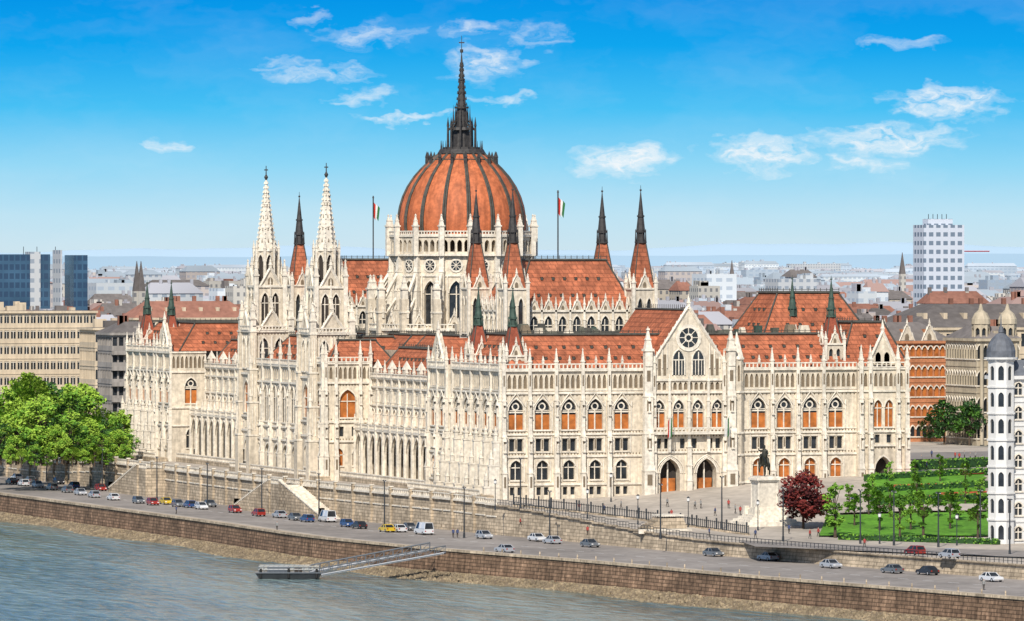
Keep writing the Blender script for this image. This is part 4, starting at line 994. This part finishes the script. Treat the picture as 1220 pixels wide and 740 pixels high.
for h in(1.7,2.25):
    for d in(.2,W_+.05): fbox(mb,f,0,L_,d-.03,d+.03,ZW+h,ZW+h+.07,'white')
fbox(mb,f,1.5,5.5,W_+1,-.8,ZW+1.2,ZW+2.2,'c_grey'); fbox(mb,f,6.3,7.6,-3,-1.5,ZW+1.2,ZW+1.8,'dark')
for s in(0.4,L_/2,L_-.4): mb.frus(*p(s,.1,0)[:2],ZW+.2,ZW+1.9,.25,.25,8,'tyre')
mb.obj('hull_and_deck',PB)
def gang(a,za,b,zb,name='gangway',w=1.0):
    mb=MB(); A=Vector((*a,za));B=Vector((*b,zb)); f=Fr(A.x,A.y,B.x-A.x,B.y-A.y); L_=math.hypot(B.x-A.x,B.y-A.y); n=int(L_/1.6)
    def q(s,d,h): t=s/L_; X=f.p(s,d,0); return (X[0],X[1],za+(zb-za)*t+h)
    mb.add([q(0,-w,0),q(L_,-w,0),q(L_,w,0),q(0,w,0),q(0,-w,-.2),q(L_,-w,-.2),q(L_,w,-.2),q(0,w,-.2)],[(0,1,2,3),(0,1,5,4),(2,3,7,6),(4,5,6,7)],'c_silver')
    for d in(-w,w):
        mb.beam(q(0,d,1.2),q(L_,d,1.2),.1,'c_grey'); mb.beam(q(0,d,.0),q(L_,d,.0),.16,'c_silver')
        for i in range(n+1):
            s=L_*i/n; mb.beam(q(s,d,0),q(s,d,1.2),.06,'c_grey')
            if i<n: mb.beam(q(s,d,0),q(L_*(i+1)/n,d,1.2),.045,'c_grey')
    mb.obj(name)
gang(p(L_-1.5,-1.5,0)[:2],ZW+1.2,P(512,656,ZQ),ZQ+.2)
gang(P(384,684,ZW+1),ZW+.9,P(530,662,ZQ-.5),ZQ,'gangway',.6)
# ================================================================= BACKGROUND CITY
def bld(name,u0,u1,vt,Y,d,wm,rm='cr1',floors=6,bays=8,win='rect',roof='flat',zb=-2,ww=.6,rh=4,extra=None):
    E=bpy.data.objects.new(name,None); sc.collection.objects.link(E)
    s=F/Y; w=((u1-u0)/s-d*st)/ct; zt=ZC-(vt-HZ)*Y/F
    sx,sy=PD(u0+d*st*s,Y)
    mb=MB(); f=Fr(sx,sy,1,0); fw=Fr(sx,sy+d,0,-1)
    fh=(zt-zb)/floors
    for ff,LL in((f,w),(fw,d)):
        k=max(2,int(round(bays*LL/w))); bw=LL/k; cs=[bw*(i+.5) for i in range(k)]
        for j in range(floors):
            z=zb+j*fh
            kk=win if j>0 else 'arch'
            row(mb,ff,0,LL,z,z+fh,cs,min(ww,bw*.36),z+fh*.28,z+fh*(.62 if kk!='rect' else .8),z+fh*(.8),0,kk,wm,.3)
            course(mb,ff,0,LL,z+fh,.15,.25,0,wm)
        course(mb,ff,-.3,LL+.3,zt,.6,.6,0,wm)
    mb.add([(sx+w,sy,zb),(sx+w,sy+d,zb),(sx+w,sy+d,zt),(sx+w,sy,zt)],[(0,1,2,3)],wm)
    mb.add([(sx+w,sy+d,zb),(sx,sy+d,zb),(sx,sy+d,zt),(sx+w,sy+d,zt)],[(0,1,2,3)],wm)
    if roof=='flat':
        mb.add([(sx,sy,zt+.32),(sx+w,sy,zt+.32),(sx+w,sy+d,zt+.32),(sx,sy+d,zt+.32)],[(0,1,2,3)],rm)
        for i in range(9): a=R.uniform(.1,.85)*w; b_=R.uniform(.2,.8)*d; mb.box(sx+a,sx+a+R.uniform(1,4),sy+b_,sy+b_+2,zt,zt+R.uniform(1,2.8),R.choice([wm,rm,'cr0']))
    else:
        i_=min(w,d)*.35
        V=[(sx-.4,sy-.4,zt+.32),(sx+w+.4,sy-.4,zt+.32),(sx+w+.4,sy+d+.4,zt+.32),(sx-.4,sy+d+.4,zt+.32),(sx+i_,sy+i_,zt+rh),(sx+w-i_,sy+i_,zt+rh),(sx+w-i_,sy+d-i_,zt+rh),(sx+i_,sy+d-i_,zt+rh)]
        mb.add(V,[(0,1,5,4),(1,2,6,5),(2,3,7,6),(3,0,4,7),(4,5,6,7)],rm)
        for i in range(6): a=R.uniform(.2,.8)*w; mb.box(sx+a,sx+a+1,sy+i_,sy+i_+1,zt+rh-1,zt+rh+1.5,'cr0')
        n=int(w/5)
        for i in range(1,n): a=w*i/n; mb.box(sx+a-.5,sx+a+.5,sy+i_*.35,sy+i_*.8,zt+rh*.2,zt+rh*.65,wm)
    if extra: extra(mb,sx,sy,w,d,zt)
    mb.obj('structure',E); return E
def prism(mb,u0,u1,vt,Y,d,m,zb=0):
    s=F/Y; sx,sy=PD(u0+d*st*s,Y); w=((u1-u0)/s-d*st)/ct; zt=ZC-(vt-HZ)*Y/F; mb.box(sx,sx+w,sy,sy+d,zb,zt,m); return sx,sy,w,zt
mb=MB()
prism(mb,-30,58,303,2350,14,'officeglass'); prism(mb,60,74,298,2345,12,'cw3'); prism(mb,74,104,304,2350,14,'officeglass')
for u in(28,44,66):
    x,y=PD(u,2360); mb.beam((x,y,46),(x,y,49.5),.12,'metal')
prism(mb,28,48,300,2355,8,'cw3'); mb.obj('office_building')
mb=MB(); sx,sy,w,zt=prism(mb,1090,1150,268,2600,12,'towerwhite')
mb.box(sx+3,sx+14,sy+3,sy+9,zt,zt+2.5,'towerwhite')
for i in range(5): mb.beam((sx+4+i*2,sy+5,zt+2),(sx+4+i*2,sy+5,zt+4.5),.15,'metal')
mb.obj('tower_block')
bld('office_block',-40,112,372,1680,20,'cream','cr1',8,16,'rect',ww=.9,zb=-2)
bld('office_block',90,164,392,1640,16,'cream','cr1',6,9,'rect',ww=.8)
def balc(mb,sx,sy,w,d,zt):
    for j in range(6): mb.box(sx-.2,sx+w+.2,sy-1.2,sy-.02,2+j*3.9,2.2+j*3.9,'greywall'); mb.box(sx-.2,sx+w+.2,sy-1.3,sy-1.21,2+j*3.9,3+j*3.9,'greywall')
bld('apartment_building',112,192,398,1560,14,'greywall','cr1',7,8,'rect',ww=.9,roof='hip',rh=3,extra=balc)
bld('apartment_building',140,300,380,1800,16,'cream','cr0',6,16,'rect',roof='hip',rh=5)
def bays_(mb,sx,sy,w,d,zt):
    for a in(.25,.5,.75): gable(mb,Fr(sx+w*a-2,sy-.2,1,0),0,4,zt,zt+4,0,rose=False)
bld('brick_building',1000,1136,408,1425,16,'brickorange','cr1',5,15,'archo',zb=3.8,ww=.75,roof='hip',rh=4.5,extra=bays_)
def dm(mb,sx,sy,w,d,zt):
    for a in(.18,.8):
        x,y=sx+w*a,sy+2; ngon(mb,x,y,1.9,8,zt,zt+3.5,.5,zt+.6,zt+2,zt+2.7,'arch',mw='beige')
        for (r0,z0),(r1,z1) in zip([(2.2,3.5),(2.1,4.6),(1.5,5.8),(.6,6.6)],[(2.1,4.6),(1.5,5.8),(.6,6.6),(.2,8)]): mb.frus(x,y,zt+z0,zt+z1,r0,r1,12,'beige')
    for i in range(6): x=sx+w*(.1+.16*i); mb.frus(x,sy-.5,4,zt-1,.45,.4,10,'beige')
bld('ornate_corner_building',1133,1216,405,1400,18,'beige','cr1',4,7,'arch',zb=3.8,ww=.9,roof='hip',rh=3,extra=dm)
bld('museum_building',1040,1330,392,1560,30,'cream','cr1',4,24,'rect',zb=3,roof='hip',rh=6)
bld('apartment_building',1150,1300,380,1750,30,'cream','cr2',6,16,'rect',zb=3,roof='hip',rh=6)
def wt(mb,sx,sy,w,d,zt):
    x,y=sx+.6,sy+.8; r=2.2
    z=-4.0; fh=(zt+3+4)/7
    for j in range(7):
        ngon(mb,x,y,r,8,z,z+fh,.48,z+fh*.25,z+fh*.65,z+fh*.8,'arch' ,mw='render',rot=math.pi/8,dep=.25)
        mb.frus(x,y,z+fh-.15,z+fh+.15,r*1.08+.25,r*1.08+.25,8,'render',rot=0); z+=fh
    mb.frus(x,y,zt+3.16,zt+3.5,2.9,2.9,16,'render')
    for (r0,z0),(r1,z1) in zip([(2.5,3.5),(2.5,4.6),(2.25,5.6),(1.7,6.6),(.9,7.4)],[(2.5,4.6),(2.25,5.6),(1.7,6.6),(.9,7.4),(.25,7.8)]): mb.frus(x,y,zt+z0,zt+z1,r0,r1,16,'slate')
    mb.frus(x,y,zt+7.8,zt+8.8,.5,.4,8,'slate'); mb.frus(x,y,zt+8.8,zt+11,.15,.05,6,'slate')
bld('corner_house',1180,1330,450,1085,5,'render','slate',7,9,'arch',zb=-4,ww=.7,roof='hip',rh=3,extra=wt)
# generic city
C=MB(); cr_=random.Random(11)
Y=1620; cnt=0
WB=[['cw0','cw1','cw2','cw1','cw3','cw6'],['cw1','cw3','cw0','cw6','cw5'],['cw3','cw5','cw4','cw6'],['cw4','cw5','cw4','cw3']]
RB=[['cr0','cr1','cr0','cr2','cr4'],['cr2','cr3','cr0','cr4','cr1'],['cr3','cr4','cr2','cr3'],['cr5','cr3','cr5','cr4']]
while Y<11000:
    hw=.088*Y*1.5; step=14 if Y<3000 else (22 if Y<5000 else 48)
    X=-hw
    while X<hw*1.25:
        e=CX+X*RX+Y*GX+cr_.uniform(-6,6); n=CY+X*RY+Y*GY+cr_.uniform(-6,6)
        w=cr_.uniform(.4,1.7)*step; d=cr_.uniform(9,20); h=cr_.uniform(10,25)
        if cr_.random()<.09: h+=cr_.uniform(4,13 if Y>2500 else 5)
        if Y<1800 and X<0: h=min(h,18)
        u=610+F*X/Y
        if not(Y<1850 and (u>960 or u<340)):
            band=0 if Y<2400 else(1 if Y<3500 else (2 if Y<5800 else 3))  # farther bands take paler palettes, haze painted as colour, no atmosphere
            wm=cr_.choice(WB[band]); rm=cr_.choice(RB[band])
            e1,n1=e+w,n+d; rh=cr_.choice((0,0,3,4.5,4))
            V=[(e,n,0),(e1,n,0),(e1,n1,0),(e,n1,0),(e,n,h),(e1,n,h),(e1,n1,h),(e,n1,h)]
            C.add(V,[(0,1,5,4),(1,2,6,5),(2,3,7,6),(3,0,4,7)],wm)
            if rh:
                i_=min(d*.5,w*.4)*.95
                V=[(e-.4,n-.4,h),(e1+.4,n-.4,h),(e1+.4,n1+.4,h),(e-.4,n1+.4,h),(e+i_*.4,n+d/2,h+rh),(e1-i_*.4,n+d/2,h+rh)]
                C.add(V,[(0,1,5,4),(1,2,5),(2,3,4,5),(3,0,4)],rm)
                for k in range(cr_.randrange(1,5)):
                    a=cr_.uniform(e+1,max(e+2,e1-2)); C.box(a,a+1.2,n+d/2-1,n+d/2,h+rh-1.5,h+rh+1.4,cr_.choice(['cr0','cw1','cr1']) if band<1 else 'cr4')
            else:
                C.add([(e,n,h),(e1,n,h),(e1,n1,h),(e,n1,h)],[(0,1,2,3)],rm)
                for k in range(3):
                    a=cr_.uniform(e,max(e+1,e1-4)); C.box(a,a+cr_.uniform(.6,5),n+3,n+8,h,h+cr_.uniform(1,3.5),cr_.choice([wm,rm]))
            cnt+=1
        X+=w*cr_.uniform(1.0,1.2)
    Y+=cr_.uniform(22,32) if Y<3000 else (45 if Y<5000 else 120)
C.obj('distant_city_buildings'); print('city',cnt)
TC=MB()
for i in range(120):
    Y=cr_.uniform(1700,3600); X=cr_.uniform(-.085,.095)*Y; e=CX+X*RX+Y*GX; n=CY+X*RY+Y*GY
    for k in range(22):
        s=cr_.uniform(1.0,2.2); TC.frus(e+cr_.gauss(0,7),n+cr_.gauss(0,7),cr_.uniform(8,17),cr_.uniform(17,20),s,s*.2,5,cr_.choice(['leafb','leafd','leafb']),cr_.random())
TC.obj('distant_trees')
for u,Y,zt,nm in((163,2500,44,'church'),(168,2500,44,'church'),(1075,3500,48,'church'),(872,2900,44,'church')):
    x,y=PD(u,Y); mb=MB(); mb.sq(x,y,0,zt-12,1.6,1.5,'cw1'); mb.sq(x,y,zt-12,zt,1.5,.1,'cr1'); mb.box(x-5,x+5,y+2,y+25,0,18,'cw1'); mb.obj(nm)
for u,Y,zt in((1148,2700,50),):
    x,y=PD(u,Y); mb=MB(); mb.beam((x,y,0),(x,y,zt),.3,'cr0'); mb.beam((x-5,y,zt-2),(x+12,y,zt-2),.22,'flagr'); mb.obj('construction_crane')
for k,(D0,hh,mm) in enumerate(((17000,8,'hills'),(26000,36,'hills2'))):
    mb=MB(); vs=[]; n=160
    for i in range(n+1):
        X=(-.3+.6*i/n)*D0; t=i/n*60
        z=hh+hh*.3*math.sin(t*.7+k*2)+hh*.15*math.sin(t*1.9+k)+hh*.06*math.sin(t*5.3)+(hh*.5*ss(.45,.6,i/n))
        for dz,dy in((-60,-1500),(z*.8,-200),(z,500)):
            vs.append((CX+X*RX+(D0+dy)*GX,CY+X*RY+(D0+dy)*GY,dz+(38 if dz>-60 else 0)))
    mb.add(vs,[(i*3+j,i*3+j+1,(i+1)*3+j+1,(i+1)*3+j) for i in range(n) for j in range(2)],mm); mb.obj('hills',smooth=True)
# ================================================================= LIGHT / SKY / CAMERA
EL=rad(41); az=math.atan2(-.50,-.866)
Sd=Vector((math.cos(EL)*math.sin(az),math.cos(EL)*math.cos(az),math.sin(EL)))
sun=bpy.data.lights.new('sun','SUN'); sun.energy=4.9; sun.angle=rad(.5); sun.color=(1,.945,.86)
so=bpy.data.objects.new('sun',sun); so.rotation_euler=Sd.to_track_quat('Z','Y').to_euler(); sc.collection.objects.link(so)
w=bpy.data.worlds.new('World'); sc.world=w; w.use_nodes=True; nt=w.node_tree; N=nt.nodes; L=nt.links
for n in list(N): N.remove(n)
out=N.new('ShaderNodeOutputWorld'); tc=N.new('ShaderNodeTexCoord')
sky=N.new('ShaderNodeTexSky'); sky.sky_type='NISHITA'; sky.sun_disc=False; sky.sun_elevation=EL; sky.sun_rotation=az
bg1=N.new('ShaderNodeBackground'); bg1.inputs[1].default_value=.10; L.new(sky.outputs[0],bg1.inputs[0])
def mth(op,a,b=None,c=None,cl=False):
    q=N.new('ShaderNodeMath'); q.operation=op; q.use_clamp=cl
    for i,x in enumerate((a,b,c)):
        if x is None: continue
        if isinstance(x,(int,float)): q.inputs[i].default_value=x
        else: L.new(x,q.inputs[i])
    return q.outputs[0]
def dot(v):
    q=N.new('ShaderNodeVectorMath'); q.operation='DOT_PRODUCT'; L.new(tc.outputs['Generated'],q.inputs[0]); q.inputs[1].default_value=v; return q.outputs['Value']
dg=mth('MAXIMUM',dot((GX,GY,0)),.05); A0=mth('MULTIPLY',mth('DIVIDE',dot((RX,RY,0)),dg),1000); Z=dot((0,0,1)); E0_=mth('MULTIPLY',mth('DIVIDE',Z,dg),1000)
ramp=N.new('ShaderNodeValToRGB'); L.new(mth('MULTIPLY',Z,1/.045,cl=True),ramp.inputs[0])
cs_=[(0,(.62,.78,.86)),(.14,(.52,.77,.90)),(.32,(.28,.68,.92)),(.52,(.065,.53,.91)),(.74,(.005,.38,.86)),(1,(.0,.26,.78))]
el=ramp.color_ramp.elements
el[0].position=0; el[0].color=(*cs_[0][1],1); el[1].position=1; el[1].color=(*cs_[-1][1],1)
for p_,c_ in cs_[1:-1]: e_=el.new(p_); e_.color=(*c_,1)
cv0=N.new('ShaderNodeCombineXYZ'); L.new(mth('MULTIPLY',A0,.2),cv0.inputs[0]); L.new(mth('MULTIPLY',E0_,.4),cv0.inputs[1])
nw=N.new('ShaderNodeTexNoise'); nw.inputs['Scale'].default_value=1; nw.inputs['Detail'].default_value=4; L.new(cv0.outputs[0],nw.inputs['Vector'])
sp=N.new('ShaderNodeSeparateColor'); L.new(nw.outputs['Color'],sp.inputs[0])
A=mth('ADD',A0,mth('MULTIPLY',mth('SUBTRACT',sp.outputs[0],.5),16)); Ee=mth('ADD',E0_,mth('MULTIPLY',mth('SUBTRACT',sp.outputs[1],.5),6))
clouds=[(740,191,80,24,1),(910,182,75,28,1.0),(1060,166,110,24,1.0),(1130,120,85,26,1.05),(1030,195,50,18,.7),(1000,158,50,12,.6),(198,173,30,13,.75),(1185,130,20,10,.5),
 (440,44,70,22,.5),(385,90,85,12,.62),(335,76,60,12,.5),(485,140,80,7,.75),(432,116,50,13,.6),(560,35,60,16,.55),(578,74,55,26,.7),(600,118,50,8,.6),(370,20,30,12,.45),(640,45,50,20,.42),(1075,50,60,10,.42)]
tot=None
for u,v,ru,rv,s in clouds:
    a=mth('MULTIPLY_ADD',A,7.5/ru,-(u-610)/ru); b_=mth('MULTIPLY_ADD',Ee,7.5/rv,-(305-v)/rv)
    d=mth('MULTIPLY_ADD',a,a,mth('MULTIPLY',b_,b_))
    m_=mth('MULTIPLY',mth('SUBTRACT',1,d,cl=True),s)
    tot=m_ if tot is None else mth('MAXIMUM',tot,m_)
cv=N.new('ShaderNodeCombineXYZ'); L.new(mth('MULTIPLY',A,.17),cv.inputs[0]); L.new(mth('MULTIPLY',Ee,.5),cv.inputs[1])
nz=N.new('ShaderNodeTexNoise'); nz.inputs['Scale'].default_value=1; nz.inputs['Detail'].default_value=7; nz.inputs['Roughness'].default_value=.6; L.new(cv.outputs[0],nz.inputs['Vector'])
cf=mth('MULTIPLY',tot,mth('MULTIPLY',mth('SUBTRACT',nz.outputs['Fac'],.30),2.9,cl=True))
cf=mth('MULTIPLY',mth('SUBTRACT',cf,.04),1.2,cl=True)
nz2=N.new('ShaderNodeTexNoise'); nz2.inputs['Scale'].default_value=.22; nz2.inputs['Detail'].default_value=5; L.new(cv.outputs[0],nz2.inputs['Vector'])
veil=mth('MULTIPLY',mth('MULTIPLY',mth('SUBTRACT',nz2.outputs['Fac'],.45),2,cl=True),.15)
cf=mth('MAXIMUM',cf,veil)
mx=N.new('ShaderNodeMix'); mx.data_type='RGBA'; L.new(mth('MULTIPLY',cf,.92),mx.inputs['Factor']); L.new(ramp.outputs[0],mx.inputs['A']); mx.inputs['B'].default_value=(.92,.95,.97,1)
bg2=N.new('ShaderNodeBackground'); L.new(mx.outputs['Result'],bg2.inputs[0]); bg2.inputs[1].default_value=1
mr=N.new('ShaderNodeMapRange'); mr.inputs[1].default_value=.06; mr.inputs[2].default_value=.3; L.new(Z,mr.inputs[0])
ms=N.new('ShaderNodeMixShader'); L.new(mr.outputs[0],ms.inputs[0]); L.new(bg2.outputs[0],ms.inputs[1]); L.new(bg1.outputs[0],ms.inputs[2]); L.new(ms.outputs[0],out.inputs[0])
cam=bpy.data.cameras.new('camera'); cam.lens=36*F/1220; cam.sensor_width=36; cam.shift_y=-(370-HZ)/1220; cam.clip_start=5; cam.clip_end=100000
co=bpy.data.objects.new('camera',cam); co.location=(CX,CY,ZC); co.rotation_euler=(math.pi/2,0,-TH); sc.collection.objects.link(co); sc.camera=co
sc.view_settings.view_transform='Standard'; sc.view_settings.look='None'; sc.view_settings.exposure=0
